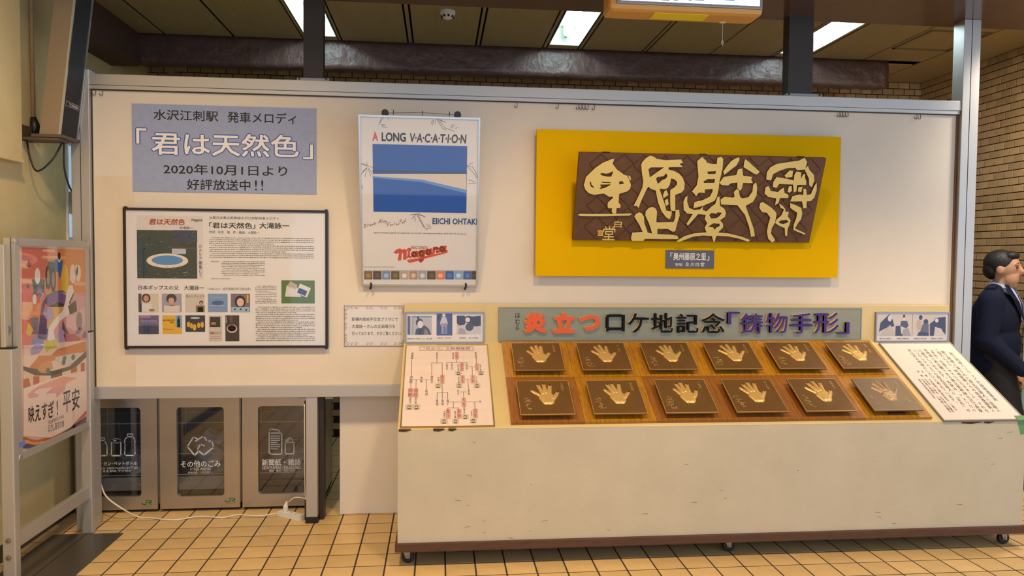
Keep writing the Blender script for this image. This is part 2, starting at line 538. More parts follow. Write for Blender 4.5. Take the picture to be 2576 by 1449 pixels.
# ---------------------------------------------------------------- ceilings, soffit, beams
YS = 0.13
ce = struct(MB().box((-2.75, YS - 0.02, ZT + 0.16), (4.8, 2.35, ZT + 0.3), joint_m).build('ceiling'))
struct(MB().box((-2.6, -7.0, 4.02), (6.5, -0.62, 4.2), mat('hall_ceiling_paint', (150, 140, 120), rough=0.8)).build('ceiling_hall'))
struct(MB().box((-2.6, -0.62, 3.06), (6.5, YS, 4.2), soffit_m).build('trim_2'))
edges = [(-2.42, -2.05), (-2.03, -1.55), (-1.53, -1.035), 'L', (-0.735, -0.25), 's', (-0.197, 0.27), 's', (0.318, 0.79), 'L', (1.115, 1.587), 's',
         (1.633, 2.14), (2.153, 2.64), 'L', (2.965, 3.435), (3.447, 3.945), (3.957, 4.415)]
strips = [(-0.236, -0.211), (0.284, 0.304), (0.802, 0.823), (1.083, 1.103), (1.600, 1.620), (-1.024, -1.008), (-0.762, -0.748), (2.654, 2.67), (2.934, 2.95)]
for e in edges:
    if isinstance(e, str): continue
    for (y0, y1) in (((YS, 1.425), (1.545, YB)) if e[0] < 3.5 else ((YS, YB),)):
        MB().bbox((e[0], y0, ZT), (e[1], y1, ZT + 0.012), 0.002, ceil_m).build('ceiling_panel', ce)
for e in strips:
    MB().box((e[0], YS, ZT + 0.002), (e[1], 1.425, ZT + 0.012), ceil_m).build('ceiling_strip', ce)
LAMPX = [(-1.0, -0.77), (0.835, 1.07), (2.68, 2.925)]
for a, b in LAMPX:
    MB().box((a, 1.335, ZT), (b, 1.425, ZT + 0.012), ceil_m).build('ceiling_panel', ce)
    MB().box((a, 1.545, ZT), (b, YB, ZT + 0.012), ceil_m).build('ceiling_panel', ce)
    MB().box((a, YS, ZT), (b, 0.30, ZT + 0.012), ceil_m).build('ceiling_panel', ce)
# access hatch frame in the ceiling
hf = MB(); trim_m = mat('hatch_trim', (128, 118, 98), rough=0.4, metal=0.3)
for (a, b) in (((3.47, 0.62), (3.49, 1.09)), ((3.49, 0.62), (3.93, 0.64)), ((3.91, 0.64), (3.93, 1.09)), ((3.47, 1.07), (3.93, 1.09))):
    hf.box((a[0], a[1], ZT - 0.006), (b[0], b[1], ZT + 0.001), trim_m)
hf.build('hatch_frame', ce)
fixture_m = mat('fixture_white', (214, 220, 206), rough=0.35)
tube_m = mat('fluorescent_tube', (214, 240, 255), emit=55.0)
lamp_notes = ['recessed fluorescent ceiling light half hidden behind the dark post above the song poster',
              'recessed fluorescent ceiling light with its bare tube showing, beside the hanging lit sign',
              'recessed fluorescent ceiling light beside the dark post above the yellow panel']
for (a, b), lab in zip(LAMPX, lamp_notes):
    y0, y1, zt = 0.302, 1.333, ZT + 0.13
    t = thing('ceiling_light', ((a + b) / 2, (y0 + y1) / 2, ZT), lab, 'ceiling light', 'recessed fluorescent ceiling lights')
    h = MB()
    h.box((a + 0.03, y0, zt), (b - 0.03, y1, zt + 0.01), fixture_m)
    h.hexa([(a, y0, ZT), (a + 0.004, y0, ZT), (a + 0.004, y1, ZT), (a, y1, ZT), (a + 0.03, y0, zt), (a + 0.034, y0, zt), (a + 0.034, y1, zt), (a + 0.03, y1, zt)], fixture_m)
    h.hexa([(b - 0.004, y0, ZT), (b, y0, ZT), (b, y1, ZT), (b - 0.004, y1, ZT), (b - 0.034, y0, zt), (b - 0.03, y0, zt), (b - 0.03, y1, zt), (b - 0.034, y1, zt)], fixture_m)
    h.box((a, y0, ZT), (b, y0 + 0.005, zt), fixture_m); h.box((a, y1 - 0.005, ZT), (b, y1, zt), fixture_m)
    h.build('housing', t)
    xc = (a + b) / 2
    MB().tube([(xc, y0 + 0.08, ZT + 0.055), (xc, y1 - 0.10, ZT + 0.055)], 0.016, tube_m, 12).build('tube', t, smooth=True)
    MB().cyl((xc, y1 - 0.1, ZT + 0.055), (xc, y1 - 0.06, ZT + 0.055), 0.017, fixture_m).build('tube_cap', t)
    MB().box((xc - 0.02, y1 - 0.085, ZT + 0.055), (xc + 0.02, y1 - 0.07, zt), fixture_m).build('socket', t)
# rough cross beam
def rough_beam(name, lo, hi, nx, ny, nz, amp):
    bm = bmesh.new(); bmesh.ops.create_cube(bm, size=1.0)
    for v in bm.verts: v.co = Vector([lo[i] if v.co[i] < 0 else hi[i] for i in range(3)])
    L = max(hi[i] - lo[i] for i in range(3))
    for _ in range(1):
        es = [e for e in bm.edges if e.calc_length() > L * 0.9]
        bmesh.ops.subdivide_edges(bm, edges=es, cuts=nx, use_grid_fill=True)
        es = [e for e in bm.edges if e.calc_length() > 0.15]
        bmesh.ops.subdivide_edges(bm, edges=es, cuts=5, use_grid_fill=True)
    r = random.Random(3)
    for v in bm.verts:
        if v.co.z < hi[2] - 0.02:
            v.co += Vector((0, r.uniform(-amp, amp), r.uniform(-amp, amp)))
    mb = MB(); mb.bm(bm, beam_m)
    return struct(mb.build(name, smooth=True))
rough_beam('trim_3', (-2.25, 1.43, 2.985), (3.66, 1.54, ZT + 0.004), 150, 5, 5, 0.006)
struct(MB().box((-2.75, 0.1, 2.955), (-2.22, 1.43, 3.4), mat('side_beam_brown', (84, 62, 52), rough=0.6, var=0.15)).build('trim_4'))
# smoke detector
sd = thing('smoke_detector', (0.05, 0.66, ZT), 'round white smoke detector on the ceiling panel', 'smoke detector')
MB().lathe([(0.0, 0), (0.052, 0), (0.052, -0.018), (0.045, -0.022)], (0.05, 0.66, ZT), 2, white_plastic).build('base', sd, smooth=False)
MB().lathe([(0.044, -0.022), (0.04, -0.034), (0.03, -0.046), (0.014, -0.054), (0.0, -0.054)], (0.05, 0.66, ZT), 2, white_plastic).build('dome', sd, smooth=True)
sl = MB()
for k in range(8):
    a = 2 * math.pi * k / 8 + 0.2
    sl.box((0.05 + 0.038 * math.cos(a) - 0.008, 0.66 + 0.038 * math.sin(a) - 0.008, ZT - 0.042), (0.05 + 0.038 * math.cos(a) + 0.006, 0.66 + 0.038 * math.sin(a) + 0.006, ZT - 0.03), black_plastic)
sl.build('vent_slot', sd)

# small window strip in the recess left of the board
wn = thing('window_1', (-2.2, 0.3, 1.65), 'narrow pale window at the wall end behind the board post', 'window')
del wn['category']; wn['kind'] = 'structure'
MB().bbox((-2.2, 0.262, 1.62), (-2.185, 0.345, 2.24), 0.002, white_plastic).build('window_frame', wn)
MB().box((-2.185, 0.275, 1.66), (-2.182, 0.342, 2.2), mat('daylit_frosted_pane', (180, 214, 240), rough=0.4, emit=0.5)).build('window_pane', wn)

# ---------------------------------------------------------------- dark posts behind the board
for lab, xa, xb in (('dark brown steel post rising behind the board near the hanging hooks and song poster', -0.783, -0.672),
                    ('dark brown steel post rising behind the board above the yellow panel', 2.135, 2.292)):
    d = 0.10
    p = thing('steel_post', ((xa + xb) / 2, 0.1, 0), lab, 'post', 'dark steel posts')
    MB().box((xa, 0.045, 0.0), (xb, 0.125, 3.06), dark_steel).build('shaft', p)
    MB().box((xa - 0.03, 0.0, 2.562), (xb + 0.04, 0.043, 2.578), alu_dull).build('clip_plate', p)
    for x in (xa - 0.015, xb + 0.025):
        MB().cyl((x, -0.001, 2.573), (x, -0.006, 2.573), 0.006, dark_steel, 8).build('bolt', p)

# ---------------------------------------------------------------- the display board
bx0, bx1, bz0, bz1 = -1.93, 3.225, 0.743, 2.56
bd = thing('display_board', (0.6, 0.02, 0.743), 'large cream painted display board in an aluminium frame', 'display board')
MB().box((bx0, 0.0, bz0 + 0.03), (bx1, 0.038, bz1 - 0.02), board_paint).build('panel', bd)
r = MB().bbox((bx0 - 0.005, -0.022, 2.500), (bx1 + 0.03, 0.042, bz1), 0.003, alu)
r.box((bx0 + 0.0, -0.016, 2.478), (bx1, 0.0, 2.4985), alu); r.build('top_rail', bd)
MB().box((bx0, -0.010, 2.472), (bx1, -0.004, 2.479), dark_steel).build('picture_track', bd)
MB().bbox((bx0 - 0.005, -0.02, bz0), (bx1, 0.042, 0.812), 0.003, alu).build('bottom_rail', bd)
MB().bbox((bx0 - 0.098, -0.03, 0.0), (bx0, 0.06, bz1 + 0.02), 0.003, alu).build('upright', bd)
MB().bbox((bx1 + 0.005, -0.03, 0.0), (bx1 + 0.115, 0.07, 3.06), 0.003, alu).build('upright', bd)
MB().box((bx1 + 0.054, -0.0315, 0.0), (bx1 + 0.057, -0.029, 3.06), dark_steel).build('upright_groove', bd)
MB().box((bx0 - 0.05, -0.0315, 0.0), (bx0 - 0.047, -0.029, 2.55), dark_steel).build('upright_groove', bd)
MB().box((bx0, -0.004, 0.812), (bx0 + 0.006, 0.0, 2.48), dark_steel).build('edge_gap', bd)
MB().box((bx1 - 0.012, -0.004, 0.812), (bx1, 0.0, 2.48), mat('rust_edge', (120, 84, 60), rough=0.8)).build('edge_gap', bd)
MB().bbox((-0.765, -0.012, 0.035), (-0.70, 0.04, bz0), 0.003, alu).build('leg', bd)
MB().box((-0.768, -0.016, 0.0), (-0.697, 0.044, 0.035), black_plastic).build('foot', bd)
MB().box((-0.805, -0.01, 0.722), (-0.765, -0.004, bz0), alu_dull).build('leg_bracket', bd)
MB().box((-0.66, 0.03, 0.722), (-0.615, 0.036, bz0), alu_dull).build('leg_bracket', bd)
MB().box((bx0 - 0.09, -0.025, 0.0), (bx0 - 0.005, 0.055, 0.02), black_plastic).build('foot', bd)
# a repaired strip with an old tape edge on the left of the panel
pm = mat('board_patch', (218, 204, 182), rough=0.75, var=0.08, vscale=6)
MB().box((bx0 + 0.006, -0.0012, 0.812), (-1.71, 0.0, 2.0), pm).build('patch', bd)

# picture hooks hanging in the track
hook_m = mat('hook_wire', (92, 82, 66), rough=0.35, metal=0.9)
hook_sets = [((240, 258), 222, 'small wire picture hook at the end of the track by the loudspeaker'),
             ((1301, 1405), 262, 'small wire picture hook hanging alone on the track above the song poster and yellow panel'),
             ((1456, 1464, 1472, 1480, 1496), 265, 'wire picture hook in the bunch of five above the yellow panel'),
             ((2113, 2120, 2127, 2134), 281, 'wire picture hook in the bunch of four on the track'),
             ((2307, 2316), 285, 'small wire picture hook on the track near the right aluminium upright')]
for us, v, lab in hook_sets:
    for u in us:
        x = PY(u, v, -0.012)[0]
        y, z = -0.012, 2.474
        pts = [(x, y, z)] + [(x, y, z - 0.012)]
        for k in range(9):
            a = math.pi * 1.25 * k / 8
            pts.append((x - 0.008 + 0.008 * math.cos(a), y - 0.001, z - 0.024 - 0.008 * math.sin(a)))
        tag(MB().tube(pts, 0.0017, hook_m, 6).build('picture_hook'), lab, 'hook', 'picture hooks on the track')

# ---------------------------------------------------------------- white panel under the board
wp = MB().bbox((-0.589, 0.125, 0.002), (0.62, 0.137, 0.95), 0.001, mat('white_sheet_board', (226, 220, 214), rough=0.55)).build('panel_board')
tag(wp, 'plain white sheet of board standing on the floor under the display board', 'panel')
# ================================================================ things on the board
paper = mat('white_paper', (216, 215, 219), rough=0.55, var=0.04, vscale=4)
warm_paper = mat('cream_paper', (226, 214, 206), rough=0.4)

# ---------------------------------------------------------------- blue melody notice
sh = wall_sheet(329, 260, -0.004)
nt_ = thing('paper_notice', sh.at(0.5, 0.49), 'blue paper notice about the departure melody with large white outlined words', 'notice')
a = sh.px(334, 262); b = sh.px(796, 489)
mb = MB(); sh.box(mb, a[0] - 0.006, a[1] - 0.004, -0.003, b[0], b[1], 0, mat('blue_notice_paper', (152, 164, 200), rough=0.5, var=0.12, vscale=25))
mb.build('sheet', nt_)
P = Print(sh)
P.line(nt_, '水沢江刺駅', (386, 275, 549, 306), BLACK, 0.012); P.line(nt_, '発車メロディ', (572, 280, 745, 313), BLACK, 0.012)

P = Print(sh, 0.0012)
P.text('「', (342, 322, 369, 362), WHITE, 0.02); P.text('君は天然色', (381, 331, 752, 397), WHITE, 0.018); P.text('」', (762, 363, 788, 401), WHITE, 0.02)
P.build('title_lettering', nt_)
P = Print(sh, 0.0005); BL = ink((62, 92, 168))
P.text('「', (340, 320, 371, 364), BL, 0.05); P.text('君は天然色', (378.5, 328.5, 754.5, 399.5), BL, 0.05); P.text('」', (760, 361, 790, 403), BL, 0.05)
P.build('title_outline', nt_)
P = Print(sh)
P.line(nt_, '2020年10月1日より', (411, 411, 723, 444), BLACK, 0.012); P.line(nt_, '好評放送中', (470, 450, 630, 480), BLACK, 0.012); P.line(nt_, '!', (641, 453, 646.5, 479), BLACK, 0.0); P.line(nt_, '!', (657, 453, 662.5, 479), BLACK, 0.0)


# ---------------------------------------------------------------- black framed song sheet
sh = wall_sheet(307, 520, -0.03)
fr = thing('framed_poster', sh.at(0.56, 0.79), 'black framed white sheet of song credits, photos and small print', 'framed poster')
a = sh.px(309, 522); b = sh.px(825, 875)
black_frame = mat('black_frame', (34, 26, 24), rough=0.4)
mb = MB(); sh.frame(mb, a[0], a[1], b[0], b[1], 0.014, -0.024, 0.004, black_frame); mb.build('frame', fr)
mb = MB(); sh.box(mb, a[0] + 0.01, a[1] + 0.01, -0.02, b[0] - 0.01, b[1] - 0.01, -0.004, paper); mb.build('sheet', fr)
for (s, t) in ((a[0] + 0.01, a[1]), (b[0] - 0.01, a[1]), (a[0] + 0.01, b[1]), (b[0] - 0.01, b[1])):
    mb = MB(); sh.box(mb, s - 0.007, t - 0.007, -0.02, s + 0.007, t + 0.007, -0.002, black_plastic); mb.build('corner_clip', fr)
K = lambda x, y: (300 + x / 3.813, 510 + y / 3.813)                 # from an enlarged view of the sheet
def KB(x0, y0, x1, y1): return K(x0, y0) + K(x1, y1)
P = Print(sh, -0.0034)
P.line(fr, 'JR東日本東北新幹線水沢江刺駅発車メロディ', KB(862, 128, 1530, 170), BLACK, 0.004, 1)
P.line(fr, '「君は天然色」', KB(862, 186, 1305, 250), BLACK, 0.024); P.line(fr, '大滝詠一', KB(1343, 188, 1632, 252), BLACK, 0.024)
P.line(fr, '作詞：松本　隆　作・編曲：大瀧詠一', KB(862, 268, 1345, 300), BLACK, 0.0, 1)
P.line(fr, '日本ポップスの父　大瀧詠一', KB(182, 792, 815, 838), BLACK, 0.014)
P.line(fr, '（1948-2013・岩手県奥州市江刺出身）', KB(848, 812, 1260, 842), ink((70, 70, 80)), 0.0, 1)

P = Print(sh, -0.0034); GR = ink((122, 116, 116))
P.greek(KB(862, 325, 1868, 540), 11, GR, seed=2); P.greek(KB(980, 556, 1400, 705), 9, GR, seed=3); P.greek(KB(864, 556, 956, 574), 1, GR, seed=4)
P.greek(KB(1305, 792, 1510, 970), 11, GR, seed=5); P.greek(KB(1308, 992, 1876, 1330), 19, GR, seed=6); P.greek(KB(866, 722, 1070, 736), 1, GR, seed=8)
P.build('small_print', fr)['kind'] = 'stuff'
# record sleeve picture: plain coloured stand-in
P = Print(sh, -0.0036)
P.rect(KB(163, 118, 808, 735), ink((206, 202, 204)))
P.build('sleeve_card', fr)
P = Print(sh, -0.0030)
P.rect(KB(168, 260, 748, 728), ink((38, 58, 60))); P.rect(KB(520, 262, 748, 380), ink((44, 52, 92)), 0.0002)
P.disc(K(462, 556), 200 / 3.813, ink((214, 206, 196)), 0.0004, ry=72 / 3.813, n=28); P.disc(K(462, 552), 150 / 3.813, ink((74, 132, 196)), 0.0006, ry=48 / 3.813, n=28)
P.rect(KB(505, 430, 748, 440), ink((120, 50, 44)), 0.0004); P.rect(KB(505, 440, 640, 492), ink((170, 186, 206)), 0.0005)
rr = random.Random(4)
for k in range(60):
    x, y = rr.uniform(175, 735), rr.uniform(600, 718); w = rr.uniform(6, 22)
    P.rect(KB(x, y, x + w, y + rr.uniform(3, 8)), ink(rr.choice([(92, 110, 62), (30, 40, 40), (96, 60, 50), (130, 140, 90)])), 0.0007)
for k in range(70):
    x, y = rr.uniform(172, 730), rr.uniform(265, 440); w = rr.uniform(8, 34)
    P.rect(KB(x, y, min(x + w, 745), y + rr.uniform(4, 14)), ink(rr.choice([(48, 76, 70), (28, 44, 48), (66, 96, 84)])), 0.0005)
P.build('sleeve_picture', fr)
P = Print(sh, -0.0030)
RED = ink((160, 62, 46))
P.text('君は天然色', KB(282, 150, 628, 215), RED, 0.03, slant=0.2); P.text('大滝詠一', KB(575, 226, 710, 256), NAVY, 0.012)
P.column('カナリア諸島にて', KB(760, 400, 795, 716), NAVY, 0.014)
P.text('Niagara', KB(690, 152, 795, 186), ink((70, 76, 96)), 0.03, slant=0.2)
P.build('sleeve_lettering', fr)['kind'] = 'stuff'
# rows of small sleeves, as plain generic pictures
def tiny(box, bgc, shapes):
    P = Print(sh, -0.0032); P.rect(KB(*box), ink(bgc))
    for kind, args, c in shapes:
        if kind == 'r': P.rect(KB(*args), ink(c), 0.0004)
        elif kind == 'd': P.disc(K(args[0], args[1]), args[2] / 3.813, ink(c), 0.0006, ry=args[3] / 3.813)
        elif kind == 'h': P.disc(K(args[0], args[1]), args[2] / 3.813, ink(c), 0.0003, ry=args[3] / 3.813)
        elif kind == 't': P.text(args[0], KB(*args[1]), ink(c), 0.02, 1, dh=0.0008)
    P.build('small_picture', fr)
tiny((183, 872, 380, 1050), (196, 190, 180), [('r', (183, 872, 215, 1050), (78, 64, 58)), ('h', (258, 915, 42, 45), (52, 36, 34)), ('d', (258, 918, 26, 32), (190, 142, 122)), ('r', (205, 968, 315, 1048), (206, 206, 208)), ('d', (312, 1030, 28, 14), (150, 110, 90))])
tiny((408, 872, 600, 1050), (150, 148, 166), [('h', (500, 920, 50, 48), (46, 48, 58)), ('d', (500, 940, 28, 32), (198, 150, 138)), ('r', (430, 985, 580, 1048), (202, 194, 190)), ('r', (478, 965, 526, 990), (160, 140, 150))])
tiny((632, 872, 820, 1050), (190, 184, 178), [('h', (786, 960, 20, 22), (48, 36, 30)), ('d', (786, 968, 16, 18), (186, 142, 118)), ('r', (735, 985, 820, 1050), (118, 106, 96)), ('r', (752, 1000, 805, 1048), (190, 174, 154)), ('t', ('冬のリヴィエラ', (640, 885, 815, 910)), (130, 124, 124))])
tiny((850, 872, 1040, 1050), (110, 142, 190), [('d', (945, 960, 60, 22), (60, 92, 150)), ('r', (860, 985, 1010, 990), (170, 190, 220)), ('r', (880, 905, 1000, 910), (150, 172, 210)), ('r', (870, 1015, 1030, 1022), (132, 140, 190))])
tiny((1070, 872, 1255, 1050), (112, 100, 120), [('h', (1160, 950, 52, 62), (24, 24, 32)), ('d', (1162, 955, 34, 42), (214, 174, 160)), ('r', (1075, 1000, 1250, 1048), (140, 178, 206)), ('d', (1110, 1022, 9, 9), (24, 28, 50)), ('d', (1165, 1022, 9, 9), (24, 28, 50)), ('d', (1218, 1028, 9, 9), (24, 28, 50)), ('r', (1222, 885, 1240, 960), (200, 172, 40))])
tiny((186, 1080, 380, 1260), (92, 88, 130), [('r', (186, 1180, 380, 1260), (44, 56, 84)), ('r', (200, 1130, 360, 1138), (170, 156, 186)), ('r', (215, 1150, 378, 1156), (150, 130, 164)), ('r', (196, 1084, 300, 1104), (176, 110, 150))])
tiny((413, 1080, 603, 1258), (208, 166, 46), [('r', (540, 1080, 603, 1198), (112, 156, 200)), ('d', (570, 1100, 9, 12), (30, 34, 50)), ('r', (556, 1112, 584, 1195), (30, 34, 50)), ('t', ('BACHELOR', (418, 1118, 530, 1136)), (20, 20, 24)), ('t', ('GIRL', (485, 1140, 530, 1156)), (20, 20, 24)), ('t', ('バチェラーガール', (422, 1208, 520, 1220)), (90, 66, 20))])
tiny((634, 1080, 824, 1238), (28, 34, 58)
     , [('d', (665, 1168, 16, 28), (204, 160, 46)), ('d', (692, 1180, 16, 28), (200, 154, 44)), ('d', (722, 1195, 18, 32), (206, 162, 50)), ('d', (762, 1175, 15, 28), (202, 156, 46)), ('d', (796, 1170, 16, 30), (206, 160, 50)), ('d', (728, 1105, 46, 10), (180, 190, 206))])
tiny((858, 1084, 988, 1328), (190, 180, 176), [('r', (868, 1094, 970, 1194), (24, 30, 38)), ('d', (905, 1158, 26, 14), (176, 116, 44)), ('t', ('快盗ルビイ', (868, 1236, 975, 1262)), (110, 60, 56)), ('r', (880, 1280, 965, 1284), (140, 130, 130)), ('r', (872, 1300, 975, 1304), (140, 130, 130))])
tiny((1017, 1080, 1152, 1328), (48, 34, 38), [('r', (1060, 1085, 1090, 1150), (86, 70, 66)), ('d', (1082, 1208, 50, 42), (206, 168, 164)), ('d', (1080, 1204, 40, 32), (70, 50, 50)), ('d', (1082, 1200, 22, 20), (180, 150, 146)), ('t', ('幸せな結末', (1022, 1084, 1030, 1160)), (230, 226, 226))])
P = Print(sh, -0.0032); P.rect(KB(1555, 744, 1875, 966), ink((78, 110, 58)))
def quad(pts, c, dh): P.poly([K(*p) for p in pts], ink(c), dh=dh)
quad(((1605, 795), (1695, 790), (1745, 905), (1590, 900)), (206, 204, 208), 0.0003); quad(((1640, 752), (1710, 790), (1690, 830), (1610, 800)), (180, 160, 160), 0.0005)
quad(((1735, 775), (1838, 820), (1800, 910), (1690, 865)), (214, 212, 214), 0.0007); quad(((1725, 815), (1805, 848), (1785, 895), (1705, 862)), (44, 76, 138), 0.0009)
P.build('small_picture', fr)
mb = MB(); sh.box(mb, a[0] + 0.013, a[1] + 0.013, 0.0, b[0] - 0.013, b[1] - 0.013, 0.001, clear); mb.build('pane', fr)

# ---------------------------------------------------------------- silver framed record poster
top = np.array([-0.445, -0.20, 2.341]); bot = np.array([-0.445, -0.03, 1.391])
sh = Sheet(top, XR, bot - top)
po = thing('framed_poster', sh.at(0.335, 0.96), 'silver framed record poster with a blue picture, leaning out at the top', 'framed poster')
a = (0.0, 0.0); b = (0.672, np.linalg.norm(bot - top))
silver = mat('polished_silver_frame', (196, 196, 198), rough=0.26, metal=0.8)
mb = MB(); sh.frame(mb, a[0], a[1], b[0], b[1], 0.010, -0.020, 0.004, silver); mb.build('frame', po)
mb = MB(); sh.box(mb, 0.008, 0.008, -0.016, b[0] - 0.008, b[1] - 0.008, -0.003, paper); mb.build('sheet', po)
K = lambda x, y: (880 + x / 3.083, 270 + y / 3.083)
hh = -0.0024
P = Print(sh, hh)
P.line(po, 'A', KB(174, 190, 220, 263), ink((196, 84, 66)), 0.035, 3); P.line(po, 'LONG', KB(246, 193, 435, 268), BLACK, 0.035, 3)
P.line(po, 'V·A·C·A·T·I·O·N', KB(466, 200, 905, 282), ink((52, 36, 30)), 0.03, 3, slant=0.12); 
P = Print(sh, hh)                                                 # picture: plain blue and pale bands only
P.rect(KB(176, 284, 904, 820), ink((26, 84, 176))); P.rect(KB(176, 284, 904, 484), ink((40, 88, 176)), 0.0003)
P.rect(KB(176, 488, 904, 516), ink((44, 78, 84)), 0.0005)
P.poly([K(176, 516), K(904, 516), K(904, 640), K(560, 560), K(176, 534)], ink((206, 196, 188)), dh=0.0006)
P.poly([K(176, 534), K(560, 560), K(904, 640), K(904, 668), K(560, 580), K(176, 546)], ink((92, 142, 206)), dh=0.0007)
P.build('picture', po)
P = Print(sh, hh)
P.line(po, 'EIICHI OHTAKI', KB(641, 858, 988, 911), ink((28, 78, 140)), 0.03); P.line(po, 'RECORDS', KB(476, 1076, 604, 1100), ink((170, 70, 60)), 0.02)
P.line(po, 'EIICHI OHTAKI\u2019S ALBUM "A LONG V-A-C-A-T-I-O-N"  20th Anniversary Edition  SRCL 5000  ¥2,101 (tax in)', KB(189, 967, 902, 990), BLACK, 0.012, 1)
P.line(po, 'We proudly present Eiichi Ohtaki from Niagara.', KB(106, 1232, 348, 1246), ink((90, 86, 90)), 0.0, 1)

RB = ink((140, 66, 60))
P = Print(sh, hh)
for ln in ([(108, 935), (112, 908), (125, 905), (118, 918), (130, 925), (112, 934)], [(135, 925), (137, 910), (148, 908)], [(152, 915), (162, 908), (154, 920), (164, 918)], [(168, 912), (178, 905), (170, 915), (181, 912)], [(184, 898), (198, 894), (186, 908), (204, 904)],
           [(222, 900), (236, 868), (240, 895)], [(226, 888), (240, 884)], [(246, 893), (252, 866)], [(258, 886), (264, 884), (260, 892), (256, 888)], [(268, 890), (270, 878), (278, 888)], [(284, 880), (276, 884), (284, 886), (282, 900), (274, 898)],
           [(290, 925), (294, 896), (312, 892)], [(291, 910), (306, 906)], [(314, 915), (322, 908), (316, 918), (325, 914)], [(334, 906), (328, 914), (338, 912)], [(344, 914), (348, 890)],
           [(364, 900), (358, 904), (366, 910), (358, 914)], [(376, 902), (370, 908), (378, 910), (376, 902)], [(388, 905), (390, 872), (404, 874), (392, 886)], [(408, 890), (404, 898), (414, 896), (408, 890)], [(420, 902), (421, 880), (430, 882), (422, 892)], [(434, 862), (434, 884)]):
    P.stroke([K(*q) for q in ln], 0.0022, RB)
P.build('handwriting', po)['kind'] = 'stuff'
P = Print(sh, hh); DK = ink((46, 44, 48))
palm = [[(262, 75), (225, 135)], [(245, 85), (230, 118)], [(300, 75), (296, 100)], [(240, 132), (268, 134)], [(245, 150), (290, 158)], [(252, 144), (275, 142)],
        [(680, 90), (740, 160), (812, 186)], [(675, 92), (720, 165), (748, 178)], [(640, 98), (630, 130)], [(650, 98), (640, 140)], [(662, 95), (660, 130)], [(690, 92), (745, 118)], [(700, 98), (720, 112)], [(780, 160), (800, 130)], [(790, 162), (808, 138)], [(820, 164), (838, 156)],
        [(85, 430), (132, 452), (80, 440)], [(132, 452), (170, 462), (178, 470)], [(132, 465), (85, 525)], [(130, 470), (120, 540)], [(140, 470), (162, 535)], [(150, 472), (175, 520)], [(100, 500), (120, 478)], [(130, 425), (136, 448)], [(82, 600), (104, 615)], [(85, 612), (100, 632)],
        [(905, 450), (950, 460), (975, 500), (995, 555)], [(910, 455), (960, 510), (990, 555)], [(925, 440), (955, 432)], [(915, 562), (970, 576)], [(920, 590), (980, 586)],
        [(520, 830), (545, 880), (570, 925), (600, 950)], [(528, 832), (560, 890), (580, 935)], [(470, 835), (515, 828), (480, 865)], [(515, 825), (585, 850), (545, 832)], [(500, 850), (510, 870), (502, 886)], [(530, 820), (545, 822)], [(590, 915), (620, 910)], [(598, 930), (628, 922)], [(596, 942), (630, 936)]]
for ln in palm: P.stroke([K(*q) for q in ln], 0.0020, DK)
P.build('palm_sketch', po)['kind'] = 'stuff'
# record company script logo
P = Print(sh, hh)
Q = lambda x, y: (980 + x / 16.1, 610 + y / 16.1)
LR = ink((196, 74, 48)); LW = ink((230, 206, 200))
P.poly([Q(*p) for p in ((700, 700), (1180, 640), (1200, 760), (860, 890))], LW); P.poly([Q(*p) for p in ((1390, 700), (2330, 460), (2385, 400), (2310, 320), (1400, 560))], LW)
P.poly([Q(*p) for p in ((695, 705), (1170, 630), (1170, 745), (790, 830))], LR, dh=0.0003); P.poly([Q(*p) for p in ((1385, 570), (2210, 390), (2240, 325), (2330, 330), (2365, 380), (2300, 430), (1385, 665))], LR, dh=0.0003)
P.poly([Q(*p) for p in ((160, 395), (300, 270), (420, 235), (520, 290), (600, 262), (700, 300), (690, 560), (760, 600), (640, 700), (545, 690), (560, 420), (500, 430), (470, 715), (330, 740), (385, 410), (270, 465))], LR, dh=0.0004)
P.disc(Q(795, 290), 90 / 16.1, LR, 0.0004, ry=75 / 16.1)
P.stroke([Q(785, 400), Q(770, 560), Q(850, 590)], 0.013, LR, 0.0004)
def ring(cx, cy, rx, ry, w, dh=0.0005):
    P.stroke([Q(cx + rx * math.cos(t * math.pi / 8), cy + ry * math.sin(t * math.pi / 8)) for t in range(17)], w, LR, dh)
ring(1000, 480, 75, 75, 0.016); P.stroke([Q(1110, 370), Q(1090, 540), Q(1170, 560)], 0.014, LR, 0.0004)
ring(1290, 440, 75, 80, 0.016); P.stroke([Q(1400, 330), Q(1370, 560), Q(1330, 700), Q(1260, 760), Q(1220, 700), Q(1270, 600)], 0.015, LR, 0.0004)
ring(1570, 390, 75, 75, 0.016); P.stroke([Q(1680, 270), Q(1660, 440), Q(1740, 450)], 0.014, LR, 0.0004)
P.disc(Q(1825, 225), 75 / 16.1, LR, 0.0004, ry=60 / 16.1); P.stroke([Q(1800, 240), Q(1780, 420)], 0.014, LR, 0.0004); P.stroke([Q(1810, 300), Q(1900, 210), Q(1950, 240), Q(1920, 380), Q(2000, 370)], 0.013, LR, 0.0004)
ring(2130, 270, 75, 75, 0.016); P.stroke([Q(2260, 160), Q(2230, 340), Q(2310, 350)], 0.014, LR, 0.0004)
P.build('script_logo', po)
cols = [(120, 96, 70), (70, 66, 70), (116, 140, 176), (90, 84, 60), (170, 160, 156), (160, 140, 126), (150, 160, 172), (80, 66, 52), (196, 128, 110), (48, 92, 160), (130, 166, 200), (60, 96, 156), (60, 50, 50)]
